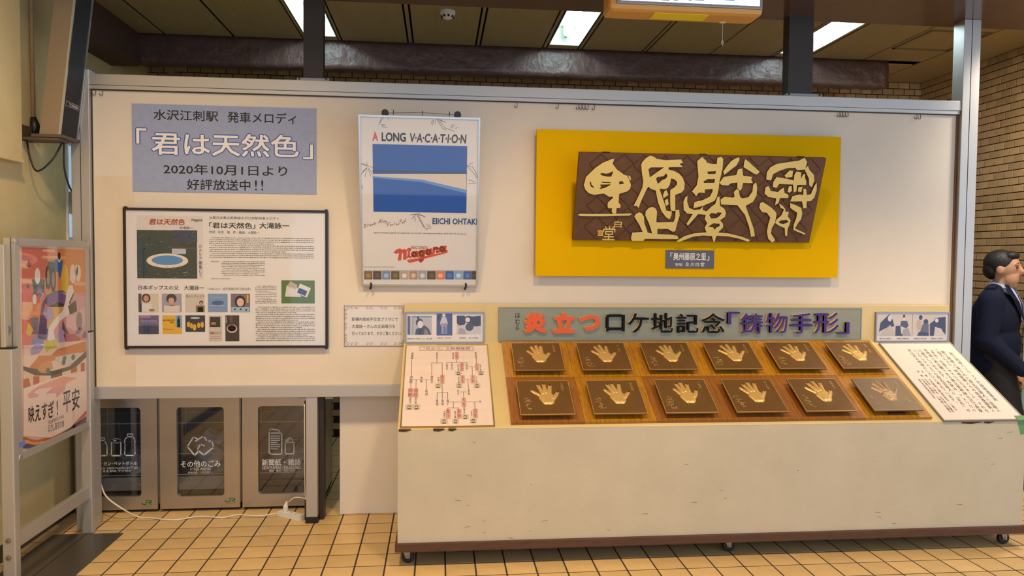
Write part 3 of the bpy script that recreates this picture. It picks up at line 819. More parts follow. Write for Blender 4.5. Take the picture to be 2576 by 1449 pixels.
for k, c in enumerate(cols):
    x0 = 110 + 70 * k if k < 12 else 948
    x1 = x0 + 66 if k < 12 else 985
    P = Print(sh, hh); P.rect(KB(x0, 1270, x1, 1335), ink(c)); P.rect(KB(x0, 1264, x1, 1268), ink((150, 146, 150)))
    P.disc(K((x0 + x1) / 2, 1305), 6, ink(tuple(min(255, int(v * 1.35)) for v in c)), 0.0004); P.build('small_picture', po)
mb = MB(); sh.box(mb, 0.009, 0.009, -0.0003, b[0] - 0.009, b[1] - 0.009, 0.0006, clear); mb.build('pane', po)
for s in (0.145, 0.545):
    q = sh.at(s, -0.012, -0.012); MB().lathe([(0.0, -0.01), (0.02, -0.01), (0.02, 0.012), (0.0, 0.012)], q, 1, black_plastic, 14).build('hanger_disc', po)
mb = MB(); mb.tube([sh.at(0.145, -0.012, -0.012), sh.at(0.35, -0.02, -0.02), sh.at(0.545, -0.012, -0.012)], 0.0012, hook_m, 5)
for s in (0.19, 0.35, 0.50): mb.tube([sh.at(s, -0.03, -0.02), sh.at(s, -0.004, -0.012)], 0.002, black_plastic, 5)
mb.build('hanging_wire', po)
for s in (0.055, 0.602):
    mb = MB(); q = sh.at(s, b[1], 0.004)
    mb.tube([q + np.array([0, -0.006, 0.02]), q + np.array([0.002, -0.010, 0.0]), q + np.array([-0.004, -0.004, -0.014]), q + np.array([-0.004, 0.026, -0.018])], [0.005, 0.006, 0.006, 0.005], black_plastic, 8)
    mb.build('support_pin', po)

# ---------------------------------------------------------------- ornate paper notice beside the case
sh = wall_sheet(866, 768, -0.003)
no = thing('paper_notice', sh.at(0.18, 0.25), 'small white paper notice with a brown lace border beside the hand-print stand', 'notice')
K = lambda x, y: (860 + x / 12.075, 760 + y / 12.075)
a = sh.px(*K(55, 95)); b = sh.px(*K(1930, 1350))
mb = MB(); sh.box(mb, a[0], a[1], -0.002, b[0], b[1], 0, paper); mb.build('sheet', no)
BR = ink((150, 118, 104)); P = Print(sh)
P.stroke([K(75, 110), K(1900, 110), K(1900, 1340), K(75, 1340)], 0.0035, BR, close=True); P.stroke([K(100, 140), K(1870, 140), K(1870, 1310), K(100, 1310)], 0.0012, BR, close=True)
def curl(cx, cy, r, turns, ph, dx=1):
    P.stroke([K(cx + dx * r * (1 - t / 26) * math.cos(ph + turns * t * 0.25), cy + r * (1 - t / 26) * math.sin(ph + turns * t * 0.25)) for t in range(24)], 0.0014, BR)
for cx in (180, 300, 440, 780, 900, 1210, 1330, 1620, 1740, 1830):
    curl(cx, 165, 52, 1.2, 0, 1); curl(cx, 1270, 52, -1.2, 0, 1)
for cy in (240, 360, 480, 660, 780, 1010, 1110, 1200):
    curl(130, cy, 52, 1.2, 1.5, 1)
for cy in (230, 320, 1180, 1260): curl(1840, cy, 46, 1.2, 1.5, -1)
P.build('border', no)
P = Print(sh)
P.line(no, '駅構内南岩手交流プラザにて', K(300, 465) + K(1705, 575), BLACK, 0.0, 2); P.line(no, '大瀧詠一さんの企画展示を', K(305, 680) + K(1620, 790), BLACK, 0.0, 2)
P.line(no, '行っております。ぜひご覧ください。', K(305, 895) + K(1825, 1005), BLACK, 0.0, 2)


# ---------------------------------------------------------------- yellow panel
yp = thing('yellow_panel', (1.5, -0.03, 1.455), 'large plain yellow backing panel behind the brown calligraphy plaque', 'panel')
yellow = mat('yellow_paint', (224, 176, 0), rough=0.8, spec=0.08, var=0.04, vscale=3)
MB().bbox((0.565, -0.055, 1.455), (2.432, -0.036, 2.312), 0.0015, yellow).build('face', yp)
MB().box((0.62, -0.036, 1.51), (2.38, 0.0, 2.26), mat('batten_wood', (150, 120, 84), rough=0.8)).build('batten', yp)

# ---------------------------------------------------------------- brown calligraphy plaque
top = np.array([0.779, -0.268, 2.150]); bot = np.array([0.779, -0.092, 1.667])
sh = Sheet(top, XR, bot - top)
hw, hh_ = 1.446, float(np.linalg.norm(bot - top))
cp = thing('calligraphy_plaque', sh.at(hw / 2, hh_), 'brown carved plaque with raised cream brush writing, tilted forward', 'plaque')
carved = mat('carved_brown', (104, 70, 44), rough=0.6, var=0.3, vscale=12, bump=0.25, bscale=35)
mb = MB(); sh.box(mb, 0, 0, -0.032, hw, hh_, 0, carved); mb.build('slab', cp)
# carved diamond ridges across the ground
mb = MB(); rg = random.Random(5); ridge_m = mat('carved_ridge', (84, 54, 36), rough=0.6, var=0.3, vscale=20)
def ridge(p, q):
    d = q - p; L = np.linalg.norm(d)
    if L < 0.01: return
    d /= L; n = np.array([-d[1], d[0]]) * 0.0028
    c = [sh.at(*(x), 0.0) for x in (p + n, q + n, q - n, p - n)] + [sh.at(*(x), 0.003) for x in (p + n * .3, q + n * .3, q - n * .3, p - n * .3)]
    mb.hexa(c, ridge_m)
step = 0.088
for fam in (1, -1):
    k = -8
    while k < 28:
        off = k * step * 1.4 + rg.uniform(-0.008, 0.008)
        t = 0.0
        while t < hh_ - 0.01:
            t2 = min(t + step * 0.7, hh_ - 0.004)
            s1 = off + fam * t * 1.0; s2 = off + fam * t2 * 1.0
            if 0.01 < s1 < hw - 0.01 and 0.01 < s2 < hw - 0.01:
                j = rg.uniform(-0.006, 0.006)
                ridge(np.array([s1 + j, t + 0.003]), np.array([s2 + j, t2 - 0.003]))
            t = t2
        k += 1
mb.build('carved_ridges', cp, recalc=False)['kind'] = 'stuff'
for s in (0.155, 0.72, 1.30):
    MB_ = MB(); sh.box(MB_, s - 0.02, -0.004, -0.03, s + 0.02, 0.004, -0.012, black_plastic); MB_.build('bracket', cp)
MB_ = MB(); sh.box(MB_, 0.2, 0.02, -0.12, 1.25, 0.06, -0.032, mat('batten_dark', (70, 56, 40), rough=0.8)); MB_.build('wall_batten', cp)
cream = mat('cream_relief', (226, 204, 126), rough=0.55, var=0.06, vscale=20); cream_side = mat('relief_side', (70, 46, 30), rough=0.7)
KA = lambda x, y: (1430 + x / 5.797, 370 + y / 5.797)
KBb = lambda x, y: (1710 + x / 5.795, 370 + y / 5.795)
A_ = [
 ([(662,165),(640,240),(700,320),(770,370),(800,395),(850,410),(880,470),(905,545),(895,600),(850,640),(735,675),(725,800),(755,840),(750,880),(695,885),(690,962),(640,962),(625,930),(630,885),(575,885),(565,850),(570,800),(640,740),(640,715),(590,720),(510,670),(370,690),(290,665),(240,610),(218,545),(235,500),(250,430),(290,390),(390,295),(500,220),(600,180),(640,165)],
  [[(455,385),(480,372),(550,380),(590,372),(648,345),(620,425),(560,425),(490,410)],[(305,510),(325,500),(330,540),(370,580),(360,590),(320,565)],[(455,540),(610,537),(600,550),(520,590),(450,605),(470,570)],[(735,495),(780,490),(805,525),(735,540)],[(480,500),(610,508),(610,520),(480,512)]]),
 ([(130,985),(165,964),(300,968),(640,966),(910,960),(915,972),(880,992),(500,1002),(180,1000)], []),
 ([(865,405),(895,420),(908,470),(890,475),(870,430)], []),
 ([(1185,118),(1240,135),(1280,165),(1400,185),(1640,175),(1645,200),(1668,215),(1620,240),(1620,255),(1655,270),(1655,285),(1455,288),(1450,320),(1540,345),(1610,385),(1660,440),(1688,520),(1680,610),(1645,655),(1550,690),(1550,925),(1485,920),(1475,800),(1478,620),(1540,580),(1575,540),(1575,500),(1540,465),(1490,450),(1470,545),(1440,590),(1400,608),(1320,600),(1400,830),(1420,920),(1500,930),(1495,985),(1470,1045),(1420,1020),(1350,930),(1300,800),(1265,625),(1200,605),(1155,570),(1110,660),(1050,790),(1018,880),(985,850),(945,850),(1000,740),(1070,590),(1085,490),(1065,380),(1055,250),(1075,205),(1130,150)],
  [[(1160,320),(1195,290),(1385,290),(1180,435)],[(1270,455),(1290,430),(1380,420),(1415,375),(1440,415),(1410,455),(1360,475),(1300,530),(1285,500)]]),
 ([(1390,640),(1420,615),(1450,690),(1380,740),(1370,700)], []), ([(1395,770),(1440,745),(1455,830),(1415,850)], []),
 ([(975,970),(1020,945),(1060,955),(1095,1010),(1100,1100),(1150,1240),(1215,1252),(1170,1110),(1115,990),(1120,930),(1165,880),(1220,865),(1265,890),(1285,930),(1275,1090),(1525,1085),(1550,1020),(1555,910),(1605,905),(1615,990),(1580,1100),(1550,1220),(1510,1225),(1440,1185),(1290,1185),(1290,1260),(1500,1270),(1580,1285),(1600,1335),(1110,1330),(1085,1360),(920,1360),(905,1320),(925,1240),(1075,1228),(1030,1130),(975,1040),(955,1005)], [])]
B_ = [
 ([(320,135),(345,165),(380,195),(385,220),(460,240),(530,240),(540,150),(600,135),(625,170),(615,310),(570,500),(555,620),(530,720),(500,775),(330,850),(190,885),(205,795),(330,765),(430,715),(470,640),(470,605),(360,610),(355,660),(270,655),(230,710),(210,680),(170,640),(240,550),(265,420),(245,200)],
  [[(395,350),(520,345),(510,385),(400,385)],[(335,495),(400,460),(505,458),(495,515),(345,515)]]),
 ([(855,142),(862,180),(820,260),(740,320),(640,400),(625,350),(680,270),(740,200),(800,160)], []),
 ([(945,170),(1000,210),(1060,270),(1155,350),(1120,395),(1070,380),(920,285),(930,210)], []),
 ([(840,320),(900,305),(915,410),(1050,430),(1030,460),(1055,520),(915,515),(895,600),(870,630),(830,595),(830,510),(740,520),(690,555),(600,545),(570,515),(630,430),(750,410),(815,400)], []),
 ([(820,605),(850,620),(870,720),(900,740),(990,725),(1050,640),(1060,545),(1100,505),(1118,570),(1110,700),(1060,790),(950,850),(1000,990),(1070,1190),(1085,1290),(1030,1300),(1000,1150),(940,980),(830,840),(595,830),(585,760),(640,720),(760,730),(790,720),(780,650)], []),
 ([(105,700),(100,790),(130,880),(200,910),(290,900),(330,855),(325,910),(380,930),(450,865),(510,820),(540,720),(570,715),(580,850),(640,890),(665,950),(650,1010),(580,1060),(620,1110),(625,1160),(550,1238),(700,1250),(900,1300),(1015,1345),(990,1375),(850,1325),(700,1295),(540,1285),(520,1300),(500,1375),(480,1365),(460,1290),(330,1280),(180,1300),(80,1340),(-20,1375),(-60,1365),(60,1290),(200,1250),(380,1235),(355,1170),(390,1100),(355,1040),(370,980),(260,970),(190,1050),(110,1140),(90,1110),(180,970),(100,960),(50,910),(45,790),(70,730)],
  [[(420,985),(450,955),(490,955),(510,970),(540,945),(605,950),(570,1000),(520,1030),(450,1035)],[(410,1150),(480,1105),(570,1110),(575,1140),(520,1170),(500,1200),(480,1165)]]),
 ([(1805,150),(1845,205),(1820,320),(1700,330),(1670,295),(1560,300),(1440,340),(1350,390),(1320,480),(1250,465),(1260,360),(1310,290),(1400,240),(1560,215),(1730,190)], []),
 ([(1855,265),(1880,330),(1945,400),(1950,480),(1915,580),(1875,550),(1870,450),(1810,325)], []),
 ([(1590,335),(1640,340),(1630,430),(1540,440),(1515,410)], []),
 ([(1400,430),(1550,455),(1650,480),(1660,400),(1690,350),(1760,360),(1755,460),(1780,400),(1815,380),(1815,450),(1835,490),(1830,545),(1700,545),(1690,640),(1650,655),(1640,540),(1440,530),(1400,590),(1345,575),(1355,500)], []),
 ([(1580,565),(1620,560),(1625,630),(1590,660),(1560,640)], []), ([(1720,580),(1780,570),(1760,650),(1710,640)], []),
 ([(1240,580),(1280,560),(1305,600),(1310,630),(1420,650),(1460,610),(1505,585),(1515,660),(1575,690),(1570,735),(1450,735),(1430,810),(1380,840),(1395,740),(1280,720),(1225,670)], []),
 ([(1790,600),(1830,605),(1840,690),(1900,680),(1950,560),(1985,510),(1985,620),(1950,730),(1900,780),(1840,785),(1835,885),(1790,885),(1770,785),(1600,785),(1630,710),(1730,685),(1790,690)], []),
 ([(1160,810),(1200,795),(1260,830),(1330,880),(1390,940),(1400,980),(1380,1090),(1330,1180),(1320,1250),(1380,1350),(1340,1385),(1280,1330),(1260,1230),(1280,1120),(1310,1020),(1260,950),(1190,940),(1150,880)], []),
 ([(1435,815),(1490,850),(1530,900),(1530,935),(1580,935),(1565,1005),(1605,1060),(1590,1120),(1560,1200),(1555,1290),(1525,1280),(1520,1175),(1440,1140),(1380,1100),(1400,1050),(1470,990),(1510,900),(1460,880)], [[(1430,1080),(1470,1060),(1550,1055),(1575,1085),(1500,1115),(1450,1105)]]),
 ([(1600,810),(1680,840),(1760,880),(1775,960),(1760,1040),(1700,1120),(1670,1180),(1820,1250),(1810,1270),(1700,1225),(1645,1200),(1650,1130),(1690,1020),(1700,950),(1600,880)], [])]
for k_, lst in ((KA, A_), (KBb, B_)):
    for out, holes in lst:
        P = Print(sh, 0.0); P.poly([k_(*p) for p in out], cream, [[k_(*p) for p in h] for h in holes], thick=0.010, side=cream_side)
        P.build('brush_stroke', cp)
P = Print(sh, 0.0)
P.text('白', KA(672, 1070) + KA(768, 1170), cream, 0.0, 3, thick=0.006); P.text('堂', KA(510, 1150) + KA(668, 1355), cream, 0.0, 3, thick=0.006); P.build('signature', cp)
P = Print(sh, 0.0); P.poly([KA(*p) for p in ((425, 1210), (500, 1210), (500, 1290), (425, 1290))], cream, thick=0.005)
P.h = 0.0055; P.rect(KA(434, 1218) + KA(492, 1282), ink((200, 120, 40)))
for ln in ([(440, 1230), (460, 1225), (455, 1250), (440, 1270)], [(465, 1230), (485, 1228), (470, 1250), (488, 1272)], [(445, 1255), (485, 1258)]): P.stroke([KA(*q) for q in ln], 0.0022, cream, 0.0004)
P.build('seal', cp)

# ---------------------------------------------------------------- small name plate
sh = wall_sheet(1675, 628, -0.060)
np_ = thing('name_plate', sh.at(0.14, 0.11), 'small grey name plate with white characters on the yellow panel', 'name plate')
a = sh.px(1675, 629); b = sh.px(1796, 676)
mb = MB(); sh.box(mb, a[0], a[1], -0.005, b[0], b[1], 0.0, mat('slate_plate', (84, 80, 92), rough=0.3)); mb.build('plate', np_)
K = lambda x, y: (1660 + x / 17.17, 620 + y / 17.17); P = Print(sh)
P.text('「', K(455, 262) + K(570, 445), WHITE, 0.02); P.text('奥州藤原之里', K(580, 265) + K(1995, 605), WHITE, 0.018); P.text('」', K(2025, 410) + K(2135, 605), WHITE, 0.02)
P.text('寄贈', K(660, 720) + K(965, 845), WHITE, 0.008); P.text('及', K(1100, 690) + K(1255, 855), WHITE, 0.01); P.text('川', K(1320, 695) + K(1475, 855), WHITE, 0.01)
P.text('白', K(1545, 695) + K(1690, 855), WHITE, 0.01); P.text('堂', K(1760, 690) + K(1920, 855), WHITE, 0.01); P.build('lettering', np_)
# ================================================================ hand-print display stand
cx0, cx1 = -0.2, 3.175
S0, S1 = np.array([cx0, -0.05, 1.063]), np.array([cx0, -0.68, 0.702])
case_front = mat('worn_beige_paint', (200, 190, 168), rough=0.6, var=0.05, vscale=3, bump=0.08, bscale=60, dark=(190, 180, 158))
case_top = mat('ochre_beige_paint', (214, 192, 138), rough=0.45, var=0.08, vscale=4)
brown_wood = mat('worn_brown_trim', (92, 60, 42), rough=0.55, var=0.4, vscale=9, stretch=(1, 6, 6))
cs = thing('display_stand', (1.49, -0.36, 0.0), 'long wheeled beige stand with a sloping top carrying bronze hand prints', 'display stand')
def prism_x(prof, x0, x1, m):
    n = len(prof); mb = MB()
    mb.add([(x0, y, z) for y, z in prof] + [(x1, y, z) for y, z in prof],
           [tuple(range(n))[::-1], tuple(range(n, 2 * n))] + [(i, (i + 1) % n, n + (i + 1) % n, n + i) for i in range(n)], m)
    return mb
prism_x([(-0.672, 0.127), (-0.672, 0.694), (-0.05, 1.048), (-0.014, 1.048), (-0.014, 0.127)], cx0 + 0.004, cx1 - 0.004, case_top).build('carcass', cs)
MB().bbox((cx0, -0.682, 0.125), (cx1, -0.672, 0.701), 0.0015, case_front).build('front_panel', cs)
prism_x([(-0.683, 0.700), (-0.68, 0.705), (-0.05, 1.066), (-0.05, 1.052), (-0.676, 0.694)], cx0, cx1, case_top).build('sloping_top', cs)
MB().bbox((cx0 + 0.002, -0.0515, 1.05), (cx1 - 0.004, -0.012, 1.287), 0.002, case_top).build('back_board', cs)
MB().bbox((cx0 - 0.012, -0.695, 0.083), (cx1 + 0.01, -0.01, 0.127), 0.004, brown_wood).build('base_trim', cs)
chip = mat('chipped_edge', (70, 44, 28), rough=0.8); ch = MB()
for (u0, u1, v) in ((1003, 1034, 1079), (1090, 1118, 1077), (1128, 1148, 1076), (2420, 2470, 1063), (2476, 2500, 1062)):
    p0_, p1_ = PY(u0, v, -0.684), PY(u1, v, -0.684)
    ch.add([(p0_[0], -0.6835, 0.704), (p0_[0], -0.6838, 0.692), ((p0_[0] + p1_[0]) / 2, -0.6838, 0.689), (p1_[0], -0.6838, 0.697), (p1_[0], -0.6835, 0.703)], [(0, 1, 2, 3, 4)], chip)
ch.build('edge_chip', cs)['kind'] = 'stuff'
scuff = mat('paint_scuff', (128, 112, 88), rough=0.7); sc = MB(); rs = random.Random(11)
for k in range(26):
    x, z = rs.uniform(cx0 + 0.05, cx1 - 0.1), 0.14 + 0.5 * rs.random() ** 2
    l, a = rs.uniform(0.008, 0.035), rs.uniform(-0.4, 0.4)
    sc.add([(x, -0.6824, z), (x + l, -0.6824, z + l * a), (x + l, -0.6824, z + l * a + 0.003), (x, -0.6824, z + 0.0015)], [(0, 1, 2, 3)], scuff)
sc.build('scuff_mark', cs)['kind'] = 'stuff'
rubber = mat('black_rubber', (26, 26, 28), rough=0.6); zinc = mat('zinc_fork', (150, 146, 136), rough=0.35, metal=0.9)
for (x, y) in ((-0.15, -0.615), (1.55, -0.6), (3.12, -0.615), (-0.15, -0.12), (3.12, -0.12)):
    c = thing('caster', (x, y, 0.0), '', ''); del c['label'], c['category']
    c.parent = cs; c.location = tuple(np.array((x, y, 0.0)) - np.array(cs.location))
    MB().lathe([(0.008, -0.012), (0.028, -0.012), (0.033, -0.008), (0.033, 0.008), (0.028, 0.012), (0.008, 0.012)], (x, y, 0.034), 1, rubber, 20).build('wheel', c, smooth=False)
    mb = MB()
    for sgn in (-1, 1):
        mb.hexa([(x - 0.01, y + sgn * 0.015, 0.028), (x + 0.01, y + sgn * 0.015, 0.028), (x + 0.01, y + sgn * 0.018, 0.028), (x - 0.01, y + sgn * 0.018, 0.028), (x - 0.03, y + sgn * 0.015, 0.078), (x + 0.012, y + sgn * 0.015, 0.078), (x + 0.012, y + sgn * 0.018, 0.078), (x - 0.03, y + sgn * 0.018, 0.078)], zinc)
    mb.box((x - 0.035, y - 0.025, 0.076), (x + 0.025, y + 0.025, 0.0835), zinc); mb.cyl((x, y - 0.022, 0.034), (x, y + 0.022, 0.034), 0.006, zinc, 10)
    mb.build('fork', c)

# ---------------------------------------------------------------- title sign with raised characters
sh = wall_sheet(1255, 773, -0.064)
ts = thing('title_sign', sh.at(1.12, 0.2), 'long grey-green sign with raised orange, black and purple characters on the stand', 'sign')
a = sh.px(1256, 774); b = sh.px(2165, 854)
sign_m = mat('grey_green_metal', (146, 148, 130), rough=0.4, metal=0.2, var=0.12, vscale=3, stretch=(1, 1, 8))
mb = MB(); sh.box(mb, a[0], a[1], -0.012, b[0], b[1], 0, sign_m); mb.build('plate', ts)
mb = MB(); sh.frame(mb, a[0] - 0.003, a[1] - 0.003, b[0] + 0.003, b[1] + 0.003, 0.005, -0.012, 0.002, alu_dull); mb.build('edge_trim', ts)
side = mat('cream_letter_side', (240, 214, 160), rough=0.5)
ORG = mat('orange_enamel', (226, 92, 18), rough=0.4); BLK = mat('black_enamel', (20, 15, 15), rough=0.7, spec=0.2); PUR = mat('purple_enamel', (72, 46, 124), rough=0.7, spec=0.3)
letters = [('炎', (1318, 785, 1376, 838.5), ORG, 0.06), ('立', (1391, 785, 1447, 838.5), ORG, 0.06), ('つ', (1456, 792, 1510, 833), ORG, 0.05),
           ('ロ', (1525, 791, 1572, 834), BLK, 0.012), ('ケ', (1580, 788, 1632, 837), BLK, 0.012), ('地', (1639, 787, 1693, 837), BLK, 0.012), ('記', (1703, 789, 1757, 838), BLK, 0.010), ('念', (1765, 788, 1823, 838), BLK, 0.012),
           ('「', (1831, 785, 1862, 816), PUR, 0.014), ('鋳', (1864, 788, 1919, 840), PUR, 0.010), ('物', (1927, 787, 1981, 838), PUR, 0.012), ('手', (1990, 787, 2044, 839), PUR, 0.014), ('形', (2050, 786, 2110, 839), PUR, 0.014), ('」', (2108, 810, 2137, 840), PUR, 0.014)]
for chh, bx, m, bo in letters:
    P = Print(sh, 0.019); box = P.bst(bx); P.h = 0.0
    s0, t0, s1, t1 = box
    P.bst = lambda _b, q=box: q
    P.text(chh, bx, m, bo, 3, thick=0.019, side=side); P.build('letter', ts)
P = Print(sh, 0.0008); P.column('ほむら', (1295, 786, 1309, 833), BLACK, 0.01); P.build('small_lettering', ts)

# ---------------------------------------------------------------- photo frames on the back board
def photo_strip(u0, v0, u1, v1, label):
    sh = wall_sheet(u0, v0, -0.060)
    t = thing('photo_frame', (PY((u0 + u1) / 2, v1, -0.06)), label, 'photo frame')
    a = sh.px(u0, v0); b = sh.px(u1, v1)
    mb = MB(); sh.frame(mb, a[0], a[1], b[0], b[1], 0.0085, -0.008, 0.006, mat('grey_metal_frame', (150, 152, 164), rough=0.35, metal=0.6)); mb.build('frame', t)
    mb = MB(); sh.box(mb, a[0] + 0.006, a[1] + 0.006, -0.006, b[0] - 0.006, b[1] - 0.006, 0.0, warm_paper); mb.build('sheet', t)
    mb = MB(); sh.box(mb, a[0] + 0.008, a[1] + 0.008, 0.0032, b[0] - 0.008, b[1] - 0.008, 0.0038, clear); mb.build('pane', t)
    return sh, t
DB, LB, SK, CL = (36, 42, 86), (150, 164, 196), (222, 206, 206), (70, 82, 130)
sh, t = photo_strip(1019, 785, 1218, 863, 'framed strip of three blue-toned photos above the family chart')
K = lambda x, y: (1000 + x / 4.392, 760 + y / 4.392)
P = Print(sh); P.rect(KB(108, 152, 380, 362), ink((176, 176, 190))); P.rect(KB(112, 155, 138, 360), ink(CL), 0.0003); P.rect(KB(165, 155, 375, 170), ink((120, 130, 160)), 0.0003); P.rect(KB(165, 170, 175, 360), ink((140, 150, 170)), 0.0004)
P.disc(K(242, 225), 9, ink(DB), 0.0006, ry=10); P.disc(K(252, 246), 7, ink(SK), 0.0008, ry=9.5); P.disc(K(228, 172), 3, ink(DB), 0.0006)
P.poly([K(*p) for p in ((195, 360), (205, 300), (250, 275), (300, 255), (350, 300), (372, 360))], ink((58, 66, 96)), dh=0.0007); P.poly([K(*p) for p in ((230, 360), (240, 300), (270, 280), (262, 360))], ink(DB), dh=0.0009)
P.poly([K(*p) for p in ((290, 360), (300, 290), (330, 310), (345, 360))], ink((130, 112, 120)), dh=0.0009); P.build('photo', t)
P = Print(sh); P.rect(KB(432, 122, 605, 368), ink((58, 74, 134))); P.disc(K(512, 142), 4, ink(SK), 0.0006, ry=5); P.rect(KB(496, 126, 528, 138), ink((220, 224, 236)), 0.0008)
P.poly([K(*p) for p in ((470, 230), (490, 165), (535, 165), (556, 230), (545, 265), (480, 265))], ink((190, 190, 206)), dh=0.0006); P.rect(KB(482, 235, 548, 262), ink((176, 120, 140)), 0.0008)
P.rect(KB(486, 265, 512, 350), ink((140, 150, 186)), 0.0006); P.rect(KB(520, 265, 548, 350), ink((120, 134, 176)), 0.0006); P.disc(K(458, 175), 4, ink(DB), 0.0005, ry=7); P.build('photo', t)
P = Print(sh); P.rect(KB(655, 148, 922, 356), ink((196, 190, 196))); P.poly([K(*p) for p in ((655, 150), (740, 150), (760, 200), (740, 250), (680, 260), (655, 230))], ink(DB), dh=0.0003)
P.poly([K(*p) for p in ((740, 165), (780, 150), (830, 160), (920, 150), (920, 260), (850, 270), (810, 240), (760, 230))], ink((40, 44, 74)), dh=0.0005); P.disc(K(775, 195), 6, ink(SK), 0.0008); P.disc(K(795, 275), 10, ink((60, 62, 92)), 0.0007, ry=10)
P.poly([K(*p) for p in ((660, 355), (690, 280), (740, 300), (760, 355))], ink((160, 156, 166)), dh=0.0006); P.build('photo', t)
P = Print(sh); P.text('藤原経清 登場(1120) 渡辺謙', KB(108, 398, 382, 414), BLACK, 0, 1); P.text('源義経役　野村宏伸', KB(437, 390, 592, 404), BLACK, 0, 1); P.text('菜香役　鈴木京香', KB(684, 388, 890, 404), BLACK, 0, 1); P.build('caption', t)
sh, t = photo_strip(2203, 785, 2386, 860, 'framed strip of four blue-toned photos above the vertical text board')
K = lambda x, y: (2180 + x / 4.025, 760 + y / 4.025)
def mono(x0, y0, x1, y1, blobs):
    P = Print(sh); P.rect(KB(x0, y0, x1, y1), ink((206, 194, 186)))
    for k, (pts, c) in enumerate(blobs):
        if len(pts) == 4 and not isinstance(pts[0], tuple): P.disc(K(pts[0], pts[1]), pts[2] / 4.025, ink(c), 0.0004 + 0.0001 * k, ry=pts[3] / 4.025)
        else: P.poly([K(*p) for p in pts], ink(c), dh=0.0004 + 0.0001 * k)
    P.build('photo', t)
mono(117, 122, 280, 342, [([(125, 300), (140, 210), (190, 160), (230, 122), (265, 180), (280, 240), (240, 260), (190, 265)], DB), ((235, 165, 20, 30), SK), ([(130, 340), (180, 280), (240, 230), (280, 300), (280, 340)], (190, 178, 172))])
mono(288, 122, 462, 342, [((380, 145, 12, 18), DB), ((380, 170, 12, 15), SK), ([(340, 240), (350, 190), (410, 190), (425, 240), (400, 265)], (66, 74, 100)), ([(290, 342), (295, 240), (340, 240), (350, 320), (440, 342)], DB), ([(360, 342), (370, 280), (420, 260), (450, 342)], (160, 152, 154))])
mono(466, 122, 628, 342, [((548, 155, 18, 24), DB), ([(500, 240), (520, 180), (560, 190), (555, 270), (520, 290)], (186, 170, 150)), ((600, 200, 24, 26), DB), ([(540, 300), (570, 220), (628, 220), (628, 320), (560, 340)], (90, 92, 112)), ([(510, 340), (530, 300), (628, 310), (628, 342)], DB)])
mono(637, 122, 800, 342, [([(640, 342), (640, 220), (680, 190), (700, 160), (800, 150), (800, 330), (740, 260), (690, 270), (680, 342)], DB), ((710, 185, 18, 20), SK), ([(700, 340), (690, 250), (760, 270), (780, 340)], (206, 196, 190))])
P = Print(sh)
for (x0, x1, s_) in ((132, 255, '薫子役 中嶋朋子'), (305, 430, '秀衡役 渡瀬恒彦'), (478, 605, '泰衡役 渡辺謙'), (652, 785, '国衡役 三浦浩一')): P.text(s_, KB(x0, 362, x1, 376), BLACK, 0, 1)
P.build('caption', t)

# ---------------------------------------------------------------- sloping top: sheet plane
SL = Sheet(S0 + np.array([0, 0, 0.003]), XR, S1 - S0)
def slope_panel(name, label, cat, q0, q1, th, m, frame_m, glazed=True):
    t = thing(name, SL.at((q0[0] + q1[0]) / 2, q1[1], 0), label, cat)
    mb = MB(); SL.box(mb, q0[0] + 0.004, q0[1] + 0.004, 0, q1[0] - 0.004, q1[1] - 0.004, th, m); mb.build('sheet', t)
    mb = MB(); SL.frame(mb, q0[0], q0[1], q1[0], q1[1], 0.006, 0, th + 0.003, frame_m); mb.build('frame', t)
    if not glazed: return t
    mb = MB(); SL.box(mb, q0[0] + 0.005, q0[1] + 0.005, th + 0.0016, q1[0] - 0.005, q1[1] - 0.005, th + 0.0021, clear); mb.build('pane', t)
    return t
pink_paper = mat('pinkish_paper', (236, 218, 210), rough=0.45)
brass_trim = mat('brass_trim', (206, 184, 120), rough=0.25, metal=0.9)
q0 = SL.px(1021, 867, 0.008); q1 = SL.px(1243, 1072, 0.008); q0[0] = 0.012; q1[0] = 0.485
ft = slope_panel('chart_board', 'white family relationship chart with red name boxes on the sloping top', 'chart', q0, q1, 0.006, pink_paper, brass_trim)
K = lambda x, y: (1000 + x / 4.392, 760 + y / 4.392)
P = Print(SL, 0.0066); RX = ink((196, 120, 110)); TX = ink((70, 58, 56)); LN = ink((96, 84, 80))
P.stroke([K(247, 492), K(835, 492), K(835, 532), K(247, 532)], 0.0022, TX, close=True); P.text('「炎立つ」人物関係図', KB(290, 500, 800, 525), TX, 0.006)
def red(x0, y0, x1, y1):
    P.stroke([K(x0, y0), K(x1, y0), K(x1, y1), K(x0, y1)], 0.002, RX, close=True); P.rect(KB(x0, y0, x1, y1), ink((236, 178, 164)), -0.0001)
